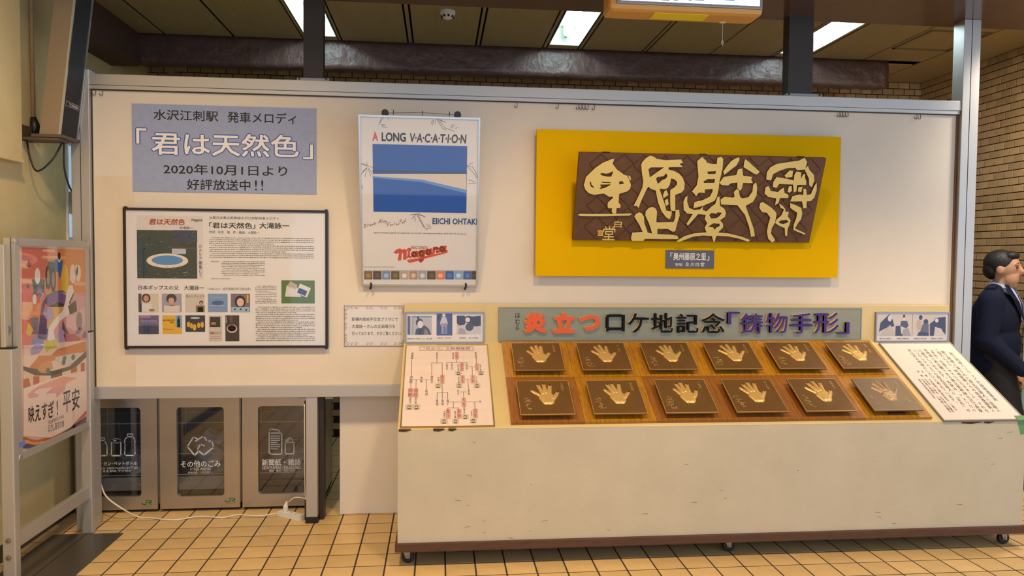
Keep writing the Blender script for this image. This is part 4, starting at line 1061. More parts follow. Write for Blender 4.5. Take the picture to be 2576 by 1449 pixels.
for s_, bx, rd in (('源頼義', (150, 555, 176, 632), 0), ('藤原長忠', (424, 555, 447, 630), 0), ('里見浩太朗', (602, 555, 626, 632), 0), ('安倍頼良', (640, 555, 670, 628), 1), ('藤原頼遠', (852, 552, 880, 626), 0),
                   ('貞任', (533, 685, 560, 750), 0), ('宗任', (588, 685, 615, 750), 0), ('鈴木京香', (660, 688, 685, 762), 0), ('菜香', (694, 678, 730, 756), 1), ('結有', (752, 685, 782, 748), 0), ('経清', (862, 680, 892, 752), 1), ('渡辺謙', (904, 688, 928, 762), 0),
                   ('源義朝', (134, 815, 166, 900), 0), ('常盤', (250, 822, 280, 888), 0), ('藤原長成', (364, 815, 394, 896), 0), ('林隆三', (440, 824, 466, 900), 0), ('藤原基成', (478, 812, 512, 898), 1), ('坂本冬美', (664, 824, 690, 900), 0), ('貴梨', (702, 812, 736, 894), 1), ('清衡', (814, 810, 848, 892), 1), ('村上弘明', (858, 822, 884, 900), 0),
                   ('頼朝', (122, 955, 162, 1046), 1), ('義経', (182, 955, 222, 1046), 1), ('能成', (305, 965, 336, 1035), 0), ('女子', (656, 962, 684, 1028), 0), ('基衡', (774, 960, 802, 1030), 0), ('長塚京三', (128, 1052, 152, 1130), 0), ('野村宏伸', (190, 1052, 214, 1130), 0),
                   ('基國', (424, 1072, 452, 1144), 0), ('隆実', (484, 1072, 512, 1144), 0), ('倫子', (540, 1072, 570, 1144), 0), ('秀衡', (714, 1060, 752, 1150), 1), ('栂', (898, 1088, 926, 1112), 0), ('渡瀬恒彦', (724, 1156, 750, 1236), 0),
                   ('中嶋朋子', (504, 1200, 530, 1284), 0), ('薫子', (540, 1186, 578, 1284), 1), ('渡辺謙', (624, 1200, 648, 1284), 0), ('泰衡', (662, 1184, 700, 1280), 1), ('三浦浩一', (806, 1196, 830, 1280), 0), ('国衡', (840, 1182, 880, 1274), 1)):
    if rd: red(bx[0] - 3, bx[1] - 3, bx[2] + 3, bx[3] + 3)
    P.column(s_, KB(*bx), TX, 0.004)
for ln in ([(157, 636), (153, 810)], [(435, 634), (435, 672)], [(378, 806), (378, 672), (494, 672), (494, 808)], [(655, 632), (655, 668)], [(545, 682), (545, 668), (768, 668), (768, 682)], [(600, 668), (600, 682)], [(712, 668), (712, 676)], [(872, 630), (872, 672)],
           [(788, 715), (856, 715)], [(825, 717), (828, 804)], [(742, 850), (808, 850)], [(778, 852), (784, 956)], [(690, 992), (766, 992)], [(728, 994), (732, 1054)], [(170, 856), (248, 856)], [(206, 858), (204, 948)], [(285, 856), (360, 856)], [(321, 858), (321, 962)], [(148, 905), (145, 950)],
           [(492, 902), (496, 1066)], [(438, 1068), (438, 998), (554, 998), (554, 1068)], [(576, 1104), (712, 1104)], [(758, 1102), (890, 1102)], [(616, 1108), (616, 1170)], [(556, 1182), (556, 1170), (676, 1170), (678, 1182)], [(852, 1106), (856, 1176)]):
    P.stroke([K(*q) for q in ln], 0.0026, LN)
P.build('chart_print', ft)
P = Print(SL, 0.0067)
for (x, y, w, hgt) in ((638, 762, 70, 44), (888, 758, 70, 46), (412, 900, 72, 48), (644, 898, 74, 48), (842, 898, 74, 48), (88, 1132, 80, 54), (168, 1132, 82, 54), (472, 1288, 84, 54), (604, 1288, 76, 52), (708, 1240, 80, 52), (798, 1284, 78, 52)):
    P.rect(KB(x, y, x + w, y + hgt), ink((206, 190, 170))); P.disc(K(x + w / 2, y + hgt * 0.42), w * 0.23 / 4.392, ink((70, 58, 56)), 0.0002); P.disc(K(x + w / 2, y + hgt * 0.5), w * 0.15 / 4.392, ink((214, 196, 180)), 0.0004)
    P.rect(KB(x + w * 0.25, y + hgt * 0.76, x + w * 0.75, y + hgt), ink((96, 84, 80)), 0.0003)
P.build('portrait_print', ft)
q0 = SL.px(2205, 862, 0.012); q1 = SL.px(2382, 1058, 0.012); q0[0] = 2.693 + 0.2; q1[0] = 3.163 + 0.2
tb = slope_panel('text_board', 'white board of vertical black writing on the sloping top beside the hand prints', 'sign', q0, q1, 0.010, mat('matt_text_paper', (228, 212, 206), rough=0.7), alu_dull, glazed=False)
K = lambda x, y: (2180 + x / 4.025, 760 + y / 4.025)
P = Print(SL, 0.0106)
def vcol(s_, a, b, m, bold=0.006, w=None):
    p = SL.px(*K(*a), 0.0106); q = SL.px(*K(*b), 0.0106); s = (p[0] + q[0]) / 2; c = (q[1] - p[1]) / len(s_); w = w or 0.024
    for i, chh in enumerate(s_):
        if chh == ' ': continue
        if chh in '、。': P.em(chh, s + w * 0.15, p[1] + c * i - c * 0.5, w, m, bold, c)
        elif chh in '「」': P.em('﹁' if chh == '「' else '﹂', s - w / 2, p[1] + c * i, w, m, bold, c)
        else: P.em(chh, s - w / 2, p[1] + c * i, w, m, bold, c)
BD = ink((62, 70, 86)); TXT = [('胆江地域ハリウッド計画推進事業', (828, 508), (1336, 1002)), ('胆江地域に来られた有名芸能人の皆様の', (742, 492), (1378, 1120)), ('ご協力により、地域振興のため南部鉄器製の', (680, 472), (1318, 1118)),
       ('「手形」を造らせていただきました。それを', (618, 470), (1252, 1118)), ('当地域の表玄関である東北新幹線水沢江刺駅', (560, 472), (1198, 1118)), ('に展示しております。将来は、アメリカの', (505, 478), (1136, 1112)),
       ('ハリウッドのような有名芸能人の「手形」が', (452, 478), (1078, 1114)), ('沢山ある地域にしたいと考えています。', (398, 475), (950, 1042))]
for s_, a_, b_ in TXT: vcol(s_, a_, b_, BD if s_.endswith('事業') else BLACK)
vcol('主 催', (560, 692), (610, 755), BLACK, 0, 0.015); vcol('後 援', (515, 692), (565, 755), BLACK, 0, 0.015)
vcol('水沢鋳物工業協同組合・江刺市', (640, 775), (905, 1100), BLACK, 0, 0.015); vcol('水沢市・江刺市・水沢商工会議所', (596, 775), (880, 1118), BLACK, 0, 0.015); vcol('水沢商工会議所・江刺商工会議所', (556, 775), (860, 1118), BLACK, 0, 0.015); vcol('東日本旅客鉄道株式会社', (518, 780), (706, 976), BLACK, 0, 0.015)
P.build('lettering', tb)
# green tape wrapped round the corner
tp = thing('tape_strip', (3.16, -0.69, 0.64), 'piece of green tape stuck over the front corner of the text board', 'tape')
green = mat('green_tape', (92, 148, 96), rough=0.5)
mb = MB(); e = SL.px(2572, 1046, 0.0145); SL.box(mb, e[0] - 0.045, q1[1] - 0.03, 0.0132, q1[0] + 0.011, q1[1] + 0.004, 0.0137, green)
mb.add([(3.12, -0.6828, 0.716), (3.178, -0.6828, 0.716), (3.178, -0.6828, 0.63), (3.145, -0.6828, 0.625)], [(0, 1, 2, 3)], green); mb.build('tape_piece', tp)

# ---------------------------------------------------------------- wooden backings and bronze hand prints
wood = mat('varnished_wood', (196, 140, 38), rough=0.25, var=0.35, vscale=7, stretch=(14, 1.5, 1.5), coat=0.4, dark=(150, 98, 30), rand=0.08)
wood2 = mat('varnished_wood_red', (160, 104, 46), rough=0.28, var=0.35, vscale=7, stretch=(14, 1.5, 1.5), coat=0.3, dark=(126, 78, 36), rand=0.08)
bronze = mat('dark_bronze', (124, 92, 54), rough=0.34, metal=0.4, var=0.15, vscale=12, bump=0.05, bscale=150)
bronze2 = mat('grey_bronze', (128, 110, 88), rough=0.42, metal=0.4, var=0.15, vscale=12, bump=0.05, bscale=150)
bright = mat('polished_bronze', (222, 186, 118), rough=0.36, metal=0.5)
bright2 = mat('dull_polished_bronze', (176, 150, 120), rough=0.4, metal=0.5)
dim = mat('dark_spot', (58, 42, 28), rough=0.5, metal=0.4)  # flat dark discs laid over some fingertips
HT = 0.016
rt = [SL.px(1300, 858, HT)[1], SL.px(1350, 949, HT)[1], SL.px(1350, 1063, HT)[1]]
x_l, x_r = 0.368 - cx0, 2.640 - cx0
cw = (x_r - x_l) / 6
HP = 0.052
pt = [(SL.px(1300, 863, HP)[1], SL.px(1350, 931, HP)[1]), (SL.px(1350, 958, HP)[1], SL.px(1376, 1042, HP)[1])]
def capsule_h(S, T, a, b, ra, rb):
    a = np.array(a); b = np.array(b); d = b - a; L2 = d @ d
    k = np.clip(((S - a[0]) * d[0] + (T - a[1]) * d[1]) / L2, 0, 1)
    dist = np.hypot(S - a[0] - k * d[0], T - a[1] - k * d[1]); r = ra + (rb - ra) * k
    return np.sqrt(np.clip(1 - (dist / r) ** 2, 0, None)) * np.minimum(r, 0.05) * 0.36
def hand_relief(mb, s0, t0, w, h, prm, m):
    N_ = 84; r = random.Random(prm)
    sp, rot = r.uniform(0.9, 1.15), r.uniform(-0.06, 0.06)
    gs = np.linspace(0.18, 0.86, N_); gt = np.linspace(0.04, 0.82, N_); S, T = np.meshgrid(gs, gt)
    tips = [(0.29, 0.30), (0.385, 0.16), (0.49, 0.115), (0.615, 0.15)]
    bases = [(0.425, 0.47), (0.475, 0.415), (0.53, 0.395), (0.59, 0.405)]
    rad = [0.031, 0.036, 0.038, 0.037]
    Z = np.zeros_like(S); spots = []
    for (tx, ty), (bx_, by), rr_ in zip(tips, bases, rad):
        tx = 0.5 + (tx - 0.5) * sp + rot * (0.5 - ty) + r.uniform(-0.015, 0.015); ty += r.uniform(-0.02, 0.02)
        for k in range(3):                                    # three pads to each finger
            f0, f1 = k / 3 + 0.03, (k + 1) / 3 - 0.03
            p = (bx_ + (tx - bx_) * f0, by + (ty - by) * f0); q = (bx_ + (tx - bx_) * f1, by + (ty - by) * f1)
            Z = np.maximum(Z, capsule_h(S, T, p, q, rr_ * (1.06 - 0.1 * k), rr_ * (1.0 - 0.1 * k)))
        spots.append((tx, ty))
    th = (0.755 + r.uniform(-0.02, 0.03), 0.375 + r.uniform(-0.03, 0.03))
    Z = np.maximum(Z, capsule_h(S, T, (0.645, 0.545), (0.70, 0.47), 0.048, 0.036)); Z = np.maximum(Z, capsule_h(S, T, (0.71, 0.455), th, 0.034, 0.026)); spots.append(th)
    for p, q, ra, rb in (((0.455, 0.50), (0.60, 0.455), 0.065, 0.06), ((0.47, 0.52), (0.525, 0.64), 0.085, 0.085), ((0.60, 0.52), (0.575, 0.64), 0.085, 0.08), ((0.53, 0.50), (0.55, 0.60), 0.1, 0.1)):
        Z = np.maximum(Z, capsule_h(S, T, p, q, ra, rb) * 0.8)
    Z += np.where(Z > 0, 0.0012 * np.sin(S * 90 + 7 * np.sin(T * 40)), 0)
    vs, fs = [], []
    for i in range(N_):
        for j in range(N_): vs.append(SL.at(s0 + w * S[i, j], t0 + h * T[i, j], HP + max(0.0, Z[i, j]) * w * 1.6 + 0.0004))
    for i in range(N_ - 1):
        for j in range(N_ - 1):
            if max(Z[i, j], Z[i + 1, j], Z[i, j + 1], Z[i + 1, j + 1]) > 0.0006: fs.append((i * N_ + j, i * N_ + j + 1, (i + 1) * N_ + j + 1, (i + 1) * N_ + j))
    used = sorted({k for f in fs for k in f}); ix = {k: n for n, k in enumerate(used)}
    mb.add([vs[k] for k in used], [tuple(ix[k] for k in f) for f in fs], m)
    return spots
names = ['高嶋政宏', '林　隆三', '鈴木京香', '里見浩太朗', '坂本冬美', '財前　直見', '中嶋朋子', '野村宏伸', '三浦浩一', '村上弘明', '紺野美沙', '渡瀬恒彦']
ordn = ['first', 'second', 'third', 'fourth', 'fifth', 'sixth']
for row in range(2):
    for c in range(6):
        s0, s1 = x_l + cw * c, x_l + cw * (c + 1)
        wm = wood if (row == 0 or c in (1, 5)) else wood2
        rowname = 'upper' if row == 0 else 'lower'
        bk = thing('wood_backing', SL.at((s0 + s1) / 2, rt[row + 1]), 'varnished wooden square under the %s %s-row hand print from the family chart' % (ordn[c], rowname), 'wood panel', 'wooden squares on the sloping top')
        mb = MB(); SL.box(mb, s0 + 0.0008, rt[row] + 0.0008, 0, s1 - 0.0008, rt[row + 1] - 0.0008, HT, wm); mb.build('board', bk)
        mb = MB(); SL.box(mb, s0 + 0.10, pt[row][0] + 0.06, HT, s1 - 0.10, pt[row][1] - 0.06, HP - 0.010, black_plastic); mb.build('spacer', bk)
        ps0, ps1 = (s0 + s1) / 2 - 0.141, (s0 + s1) / 2 + 0.139; t0, t1 = pt[row]
        last = row == 1 and c == 5
        look = 'greyer cast hand-print plaque with scribbled drawings beside the text board' if last else 'bronze hand-print plaque, %s of the %s row from the family chart' % (ordn[c], rowname)
        pq = thing('hand_plaque', SL.at((ps0 + ps1) / 2, t1, HP - 0.01), look, 'plaque', 'bronze hand-print plaques')
        bm_, br_ = (bronze2, bright2) if last else (bronze, bright)
        mb = MB(); SL.box(mb, ps0, t0, HP - 0.010, ps1, t1, HP, bm_); mb.build('plate', pq)
        mb = MB(); SL.frame(mb, ps0 - 0.0006, t0 - 0.0006, ps1 + 0.0006, t1 + 0.0006, 0.0022, HP - 0.003, HP + 0.0006, br_); mb.build('bright_edge', pq)
        mb = MB(); spots = hand_relief(mb, ps0, t0, ps1 - ps0, t1 - t0, 100 + row * 6 + c, br_); mb.build('hand_print', pq, smooth=True)
        if row == 1 and not last or c == 4:
            for (su, sv) in spots[1:]:
                P = Print(SL, HP + 0.0055)
                cc = np.array([ps0 + (ps1 - ps0) * su, t0 + (t1 - t0) * sv]); 
                P.poly_st([[cc + np.array([0.004 * math.cos(k), 0.0055 * math.sin(k)]) for k in np.linspace(0, 5.7, 10)]], dim); P.build('dark_fingertip', pq)
        P = Print(SL, HP + 0.0008); r = random.Random(40 + row * 6 + c); w_, h_ = ps1 - ps0, t1 - t0
        for k in range(9):                                    # engraved signature
            cx_, cy_ = 0.13 + 0.025 * (k % 3) + r.uniform(-0.02, 0.03), 0.56 + 0.036 * k + r.uniform(-0.02, 0.02); pts = []
            a0 = r.uniform(0, 6.28); L = r.uniform(0.05, 0.10)
            for q in range(7):
                a0 += r.uniform(-1.3, 1.3); pts.append((ps0 + w_ * (cx_ + L * (q - 3) / 4 * math.cos(a0 * 0.3) + 0.015 * math.cos(a0)), t0 + h_ * (cy_ + 0.03 * math.sin(a0))))
            P.stroke(pts, 0.0028, br_, st=True)
        if last:
            for k in range(2):
                P.stroke([(ps0 + w_ * (0.8 + 0.07 * k + 0.05 * math.cos(a)), t0 + h_ * (0.72 + 0.06 * k + 0.06 * math.sin(a * 1.3))) for a in np.linspace(0, 9, 26)], 0.0018, br_, st=True)
        P.build('signature', pq)
        P = Print(SL, HP + 0.0008); nm = names[row * 6 + c]; cz = 0.0155
        for i, chh in enumerate(nm):
            if chh != '　': P.em(chh, ps0 + w_ * 0.86 - cz / 2, t0 + h_ * 0.08 + cz * i * 1.12, cz, br_, 0.0, cz)
        P.build('name_lettering', pq)
lw = MB(); SL.box(lw, x_r - cw + 0.145, rt[2] - 0.062, HT, x_r - cw + 0.235, rt[2] - 0.022, HT + 0.012, mat('dark_label', (58, 44, 32), rough=0.5))
tag(lw.build('label_block'), 'small dark block on the wood below the greyer cast plaque', 'label')
# ================================================================ recycling bins behind the board
YBIN = 0.25
shb = Sheet(np.array([0, YBIN, 0]), XR, ZD)
etch = mat('white_window_print', (206, 214, 226), rough=0.5, emit=0.0)
jr_green = ink((64, 132, 62)); bin_in = mat('bin_interior', (120, 120, 122), rough=0.6); wire = mat('white_wire', (196, 196, 200), rough=0.4)
smoke = pane_mat('smoked_pane', tint=(0.80, 0.83, 0.86), gloss=0.10, rough=0.04)
bag_m = mat('plastic_bag', (186, 190, 200), rough=0.22, var=0.2, vscale=20, coat=0.4)
def rrect(s0, t0, s1, t1, r, n=5):
    out = []
    for (cx, cy, a) in ((s1 - r, t0 + r, -90), (s1 - r, t1 - r, 0), (s0 + r, t1 - r, 90), (s0 + r, t0 + r, 180)):
        for k in range(n + 1):
            t = math.radians(a + 90 * k / n); out.append(np.array([cx + r * math.cos(t), cy + r * math.sin(t)]))
    return out
bins = [(-2.167, -1.687, 'bin for bottles and cans, partly behind the sign stand', (235, 1027, 355.7, 1249)), (-1.679, -1.203, 'bin for other waste, the middle of the three steel bins', (443.5, 1025, 564.5, 1247)), (-1.195, -0.715, 'bin for newspapers and magazines, beside the board leg', (648.6, 1022, 768, 1240.5))]
HB = 1.05
bin_prints = []
for k, (xa, xb, lab, win) in enumerate(bins):
    t = thing('recycling_bin', ((xa + xb) / 2, YBIN + 0.22, 0), 'stainless steel ' + lab, 'bin', 'steel recycling bins under the board')
    mb = MB(); y0, y1 = YBIN + 0.022, YBIN + 0.44
    mb.box((xa, y0, 0.03), (xa + 0.012, y1, HB), steel); mb.box((xb - 0.012, y0, 0.03), (xb, y1, HB), steel)
    mb.box((xa, y1 - 0.012, 0.03), (xb, y1, HB), steel); mb.box((xa, y0, HB - 0.012), (xb, y1, HB), steel); mb.box((xa, y0, 0.03), (xb, y1, 0.045), steel)
    mb.build('body', t)
    mb = MB(); mb.box((xa + 0.013, y1 - 0.016, 0.05), (xb - 0.013, y1 - 0.0125, HB - 0.02), bin_in); mb.build('liner', t)
    MB().box((xa + 0.01, YBIN + 0.03, 0.0), (xb - 0.01, y1 - 0.02, 0.03), black_plastic).build('plinth', t)
    a = shb.px(win[0], win[1]); b = shb.px(win[2], win[3])
    P = Print(shb, -0.020); door_out = [np.array(q) for q in ((xa + 0.003, -HB), (xb - 0.003, -HB), (xb - 0.003, -0.018), (xa + 0.003, -0.018))]
    P.poly_st([door_out, rrect(a[0], a[1], b[0], b[1], 0.02)[::-1]], steel, thick=0.020); d = P.build('door', t)
    mb = MB(); shb.box(mb, a[0] - 0.004, a[1] - 0.004, -0.019, b[0] + 0.004, b[1] + 0.004, -0.016, smoke); mb.build('window_pane', t)
    mb = MB()
    for z in (0.53, 0.34, 0.21):
        mb.tube([(xa + 0.03, YBIN + 0.06, z), (xb - 0.03, YBIN + 0.06, z)], 0.0028, wire, 6); mb.tube([(xa + 0.03, YBIN + 0.38, z), (xb - 0.03, YBIN + 0.38, z)], 0.0028, wire, 6)
        for x in (xa + 0.03, xb - 0.03): mb.tube([(x, YBIN + 0.06, z), (x, YBIN + 0.38, z)], 0.0028, wire, 6)
    for x in (xa + 0.03, xb - 0.03):
        for y in (0.06, 0.38): mb.tube([(x, YBIN + y, 0.05), (x, YBIN + y, 0.9)], 0.0028, wire, 6)
    mb.build('wire_rack', t)
    if k < 2:
        mb = MB(); mb.box((xa + 0.05, YBIN + 0.05, 0.12), (xb - 0.05, YBIN + 0.056, 0.20), mat('grey_basket', (150, 146, 142), rough=0.5)); mb.build('basket', t)
    # rubbish bag: crumpled skin
    bm = bmesh.new(); bmesh.ops.create_icosphere(bm, subdivisions=4, radius=1.0); r = random.Random(20 + k)
    ph = [r.uniform(0, 6.28) for _ in range(9)]
    for v in bm.verts:
        c = v.co.copy(); f = 1 + 0.10 * math.sin(7 * c.x + ph[0] + 3 * math.sin(4 * c.z + ph[1])) + 0.07 * math.sin(13 * c.y + 9 * c.z + ph[2]) + 0.05 * math.sin(21 * c.x - 17 * c.z + ph[3])
        v.co = Vector((c.x * f * 0.13 + (xa + xb) / 2 + (0.06 if k == 0 else 0.03), c.y * f * 0.09 + YBIN + 0.2, c.z * f * (0.15 if k == 1 else 0.10) + (0.30 if k == 1 else 0.25)))
    mb = MB(); mb.bm(bm, bag_m); mb.build('plastic_bag', t, smooth=True)
    bin_prints.append(t)
# window and door print
def bprint(): return Print(shb, 0.0008 - 0.0155)
K = lambda x, y: (230 + x / 6.3, 1060 + y / 6.3)
P = bprint(); w = 0.0062
P.stroke([K(*q) for q in ((145, 262), (212, 262), (212, 310), (248, 385), (248, 530), (235, 545), (118, 545), (105, 530), (105, 385), (145, 310), (145, 262))], w, etch); P.stroke([K(145, 300), K(212, 300)], w, etch)
P.stroke([K(392 + 74 * math.cos(a), 308 + 34 * math.sin(a)) for a in np.linspace(0, 6.283, 22)], w, etch); P.stroke([K(*q) for q in ((318, 310), (318, 530), (330, 545), (455, 545), (466, 530), (466, 310))], w, etch); P.disc(K(372, 308), 4, etch, ry=1.6)
P.stroke([K(*q) for q in ((572, 200), (656, 200), (656, 245), (690, 285), (692, 350), (684, 380), (694, 410), (686, 440), (692, 470), (690, 530), (678, 540), (540, 540), (528, 528), (528, 470), (534, 440), (528, 410), (536, 380), (528, 350), (528, 285), (572, 245), (572, 200))], w, etch); P.stroke([K(572, 243), K(656, 243)], w, etch)
P.build('icon', bin_prints[0])
P = bprint(); P.text('ビン･カン･ペットボトル', K(40, 645) + K(725, 692), etch, 0.012); P.text('BOTTLES･CANS･PLASTIC BOTTLES', K(40, 730) + K(735, 752), etch, 0.0, 1); P.text('瓶･罐･塑料瓶／병･캔･페트병', K(185, 775) + K(620, 800), etch, 0, 1); P.build('lettering', bin_prints[0])
K = lambda x, y: (420 + x / 6.3, 1060 + y / 6.3)
P = bprint(); w = 0.0085
P.stroke([K(*q) for q in ((455, 310), (580, 235), (640, 315), (710, 310), (740, 410), (585, 535), (480, 450), (530, 360), (595, 385))], w, etch); P.stroke([K(*q) for q in ((480, 275), (420, 245), (325, 400), (440, 540), (500, 470))], w, etch); P.build('icon', bin_prints[1])
P = bprint(); P.text('その他のごみ', K(215, 625) + K(850, 722), etch, 0.014); P.text('OTHER WASTES', K(362, 740) + K(697, 775), etch, 0, 1); P.text('其他垃圾／기타쓰레기', K(330, 795) + K(700, 822), etch, 0, 1); P.build('lettering', bin_prints[1])
P = bprint(); w = 0.0062
P.stroke([K(*q) for q in ((1620, 170), (1620, 500), (1650, 520), (1820, 520), (1820, 185), (1640, 185), (1620, 160), (1640, 118), (1785, 140), (1785, 180))], w, etch)
for i, L in enumerate((140, 140, 140, 100, 140, 140, 105)): P.stroke([K(1648, 232 + i * 34), K(1648 + L, 232 + i * 34)], 0.0052, etch)
P.stroke([K(*q) for q in ((1875, 330), (2012, 330), (2012, 515), (1875, 515), (1875, 310), (1960, 245), (1965, 280))], 0.005, etch); P.stroke([K(*q) for q in ((1880, 322), (1985, 270), (1990, 325))], 0.004, etch); P.build('icon', bin_prints[2])
P = bprint(); P.text('新聞紙・雑誌', K(1505, 600) + K(2122, 695), etch, 0.014); P.text('NEWSPAPERS・MAGAZINES', K(1512, 712) + K(2122, 752), etch, 0, 1); P.text('報紙・雜誌／신문・잡지', K(1620, 768) + K(2020, 795), etch, 0, 1); P.build('lettering', bin_prints[2])
for (ox, oy, root) in ((355.6, 1257.5, bin_prints[0]), (565.5, 1251.5, bin_prints[1])):
    P = Print(shb, 0.0006); J = lambda x, y: (ox + x / 6.3, oy + y / 6.3)
    P.stroke([J(*q) for q in ((12, 45), (14, 62), (30, 72), (62, 72), (78, 60), (80, 12), (150, 12), (156, 24), (150, 42), (98, 44))], 0.0052, jr_green); P.stroke([J(120, 44), J(160, 80)], 0.0052, jr_green); P.text('JR東日本', J(40, 90) + J(140, 102), jr_green, 0, 1); P.build('emblem', root)

# ---------------------------------------------------------------- cord and socket strip on the floor
def smooth_path(pts, n=8):
    pts = [np.array(p, float) for p in pts]; out = []
    for i in range(len(pts) - 1):
        p0, p1, p2, p3 = pts[max(i - 1, 0)], pts[i], pts[i + 1], pts[min(i + 2, len(pts) - 1)]
        for k in range(n):
            t = k / n
            out.append(0.5 * ((2 * p1) + (-p0 + p2) * t + (2 * p0 - 5 * p1 + 4 * p2 - p3) * t * t + (-p0 + 3 * p1 - 3 * p2 + p3) * t ** 3))
    out.append(pts[-1]); return out
cable = mat('cream_cable', (224, 214, 196), rough=0.5)
fpts = [PZ(u, v, 0.006) for u, v in ((345, 1299), (380, 1303), (440, 1308), (500, 1299), (560, 1302), (600, 1295), (650, 1298), (700, 1291))]
cpts = [np.array([-1.99, 0.10, 0.52]), PY(245, 1180, 0.1), PY(256, 1225, 0.1), PY(270, 1252, 0.1), PY(305, 1278, 0.09)] + fpts
tag(MB().tube(smooth_path(cpts), 0.0048, cable, 8).build('power_cable', smooth=True), 'cream power cable drooping past the bins and trailing over the floor tiles', 'cable')
ps = PZ(735, 1300, 0); st = thing('socket_strip', ps, 'short white power socket strip lying on the floor by the board leg', 'power strip')
e0, e1 = PZ(704, 1296, 0.0), PZ(760, 1309, 0.0); d = (e1 - e0) / np.linalg.norm(e1 - e0); n_ = np.array([-d[1], d[0], 0])
mb = MB(); c = [e0 + n_ * 0.022, e0 - n_ * 0.022, e1 - n_ * 0.022, e1 + n_ * 0.022]
mb.hexa([q + np.array([0, 0, 0.001]) for q in c] + [q * 1.0 + np.array([0, 0, 0.03]) for q in c], white_plastic); mb.build('body', st)
mb = MB()
for f in (0.3, 0.52, 0.74):
    q = e0 + (e1 - e0) * f + np.array([0, 0, 0.0302])
    for s_ in (-0.006, 0.006): mb.box(q + n_ * s_ - 0.0015, q + n_ * s_ + np.array([0.0015, 0.006, 0.0006]), black_plastic)
mb.build('socket_slot', st)
pg = thing('power_plug', e0 + (e1 - e0) * 0.25 + np.array([0, 0, 0.03]), 'white plug and lead standing in the floor socket strip', 'plug')
q = e0 + (e1 - e0) * 0.25 + np.array([0, 0, 0.030])
mb = MB(); mb.tube([q, q + np.array([0.002, 0, 0.03]), q + np.array([0.006, 0, 0.05]), q + np.array([0.012, 0, 0.062])], [0.014, 0.015, 0.009, 0.005], white_plastic, 10); mb.build('plug_body', pg)
lead = [q + np.array([0.012, 0, 0.06]), PY(727, 1262, 0.06), PY(740, 1252, 0.05), PY(758, 1252, 0.04), PY(770, 1255, 0.02), np.array([-0.775, 0.02, 0.16]), np.array([-0.774, 0.0, 0.4]), np.array([-0.774, 0.0, 0.70])]
MB().tube(smooth_path(lead), 0.0032, cable, 8).build('lead', pg, smooth=True)

# ---------------------------------------------------------------- poster stand by the left wall
XS = -1.925
shs = Sheet(PX(35, 598, XS), np.array([0, 1.0, 0]), ZD)
sg = thing('poster_stand', (XS - 0.02, -0.43, 0), 'aluminium floor stand holding a colourful tall poster beside the yellow wall', 'poster stand')
tl, br = shs.px(35, 598), shs.px(229, 1072)
a = np.array([tl[0], tl[1]]); b = np.array([br[0], br[1]])
mb = MB(); fw_ = 0.034; shs.frame(mb, a[0], a[1], b[0], b[1], fw_, -0.012, 0.004, alu); mb.build('poster_frame', sg)
mb = MB(); shs.frame(mb, a[0], a[1], b[0], b[1], fw_, -0.046, -0.018, alu); shs.box(mb, a[0] + 0.01, a[1] + 0.01, -0.030, b[0] - 0.01, b[1] - 0.01, -0.010, alu_dull); mb.build('rear_frame', sg)
mb = MB()
for (s, t) in ((a[0] + 0.014, a[1] + 0.014), (b[0] - 0.014, a[1] + 0.014), (a[0] + 0.014, b[1] - 0.014), (b[0] - 0.014, b[1] - 0.014)):
    q = shs.at(s, t, 0.0); MB().lathe([(0.0, -0.012), (0.018, -0.012), (0.02, 0.0), (0.014, 0.007), (0.0, 0.008)], q, 0, silver, 12).build('corner_cap', sg)
art0 = (a[0] + fw_ - 0.004, a[1] + fw_ - 0.004); art1 = (b[0] - fw_ + 0.004, b[1] - fw_ + 0.004)
mb = MB(); shs.box(mb, art0[0], art0[1], -0.010, art1[0], art1[1], -0.004, mat('poster_peach', (232, 196, 178), rough=0.5)); ps_ = mb.build('poster_sheet', sg)
K = lambda x, y: (50 + x / 5.572, 610 + y / 5.572)
K2 = lambda x, y: (50 + x / 5.178, 850 + y / 5.178)
P = Print(shs, -0.0035)
def pp(pts, c, dh=0.0, k=None): P.poly([(k or K)(*q) for q in pts], ink(c), dh=dh)
pp([(30, 60), (940, 110), (940, 700), (30, 700)], (222, 138, 72)); pp([(30, 60), (420, 82), (300, 700), (30, 700)], (216, 112, 84), 0.0001); pp([(30, 500), (330, 500), (200, 1449), (30, 1449)], (214, 104, 96), 0.0002)
pp([(330, 700), (940, 700), (940, 1449), (100, 1449)], (216, 150, 140), 0.0001); pp([(700, 700), (930, 760), (930, 1300), (640, 1200)], (214, 164, 176), 0.0002)
for (x, y, w, h) in ((320, 90, 170, 40), (310, 185, 330, 40), (30, 250, 90, 110), (30, 510, 150, 60), (30, 830, 150, 250), (690, 480, 150, 60), (760, 550, 160, 50)): pp([(x, y), (x + w, y + 8), (x + w, y + h + 8), (x, y + h)], (236, 180, 142), 0.0004)
pp([(385, 268), (470, 268), (500, 320), (500, 500), (430, 490), (385, 440)], (44, 76, 64), 0.0005); pp([(440, 400), (495, 400), (495, 495), (440, 490)], (226, 214, 196), 0.0007)
for (x, y) in ((395, 490), (465, 520)): P.disc(K(x, y), 7, ink((42, 38, 34)), 0.0008, ry=16); P.disc(K(x, y), 4, ink((150, 130, 96)), 0.0009, ry=10)
pp([(480, 250), (540, 225), (600, 260), (590, 370), (570, 490), (545, 490), (540, 410), (505, 410)], (52, 96, 170), 0.0006); P.disc(K(550, 215), 4, ink((236, 206, 180)), 0.0008, ry=6); P.disc(K(550, 190), 3.5, ink((26, 24, 28)), 0.0009, ry=5)
P.disc(K(632, 550), 9.5, ink((226, 186, 52)), 0.0006, ry=22)
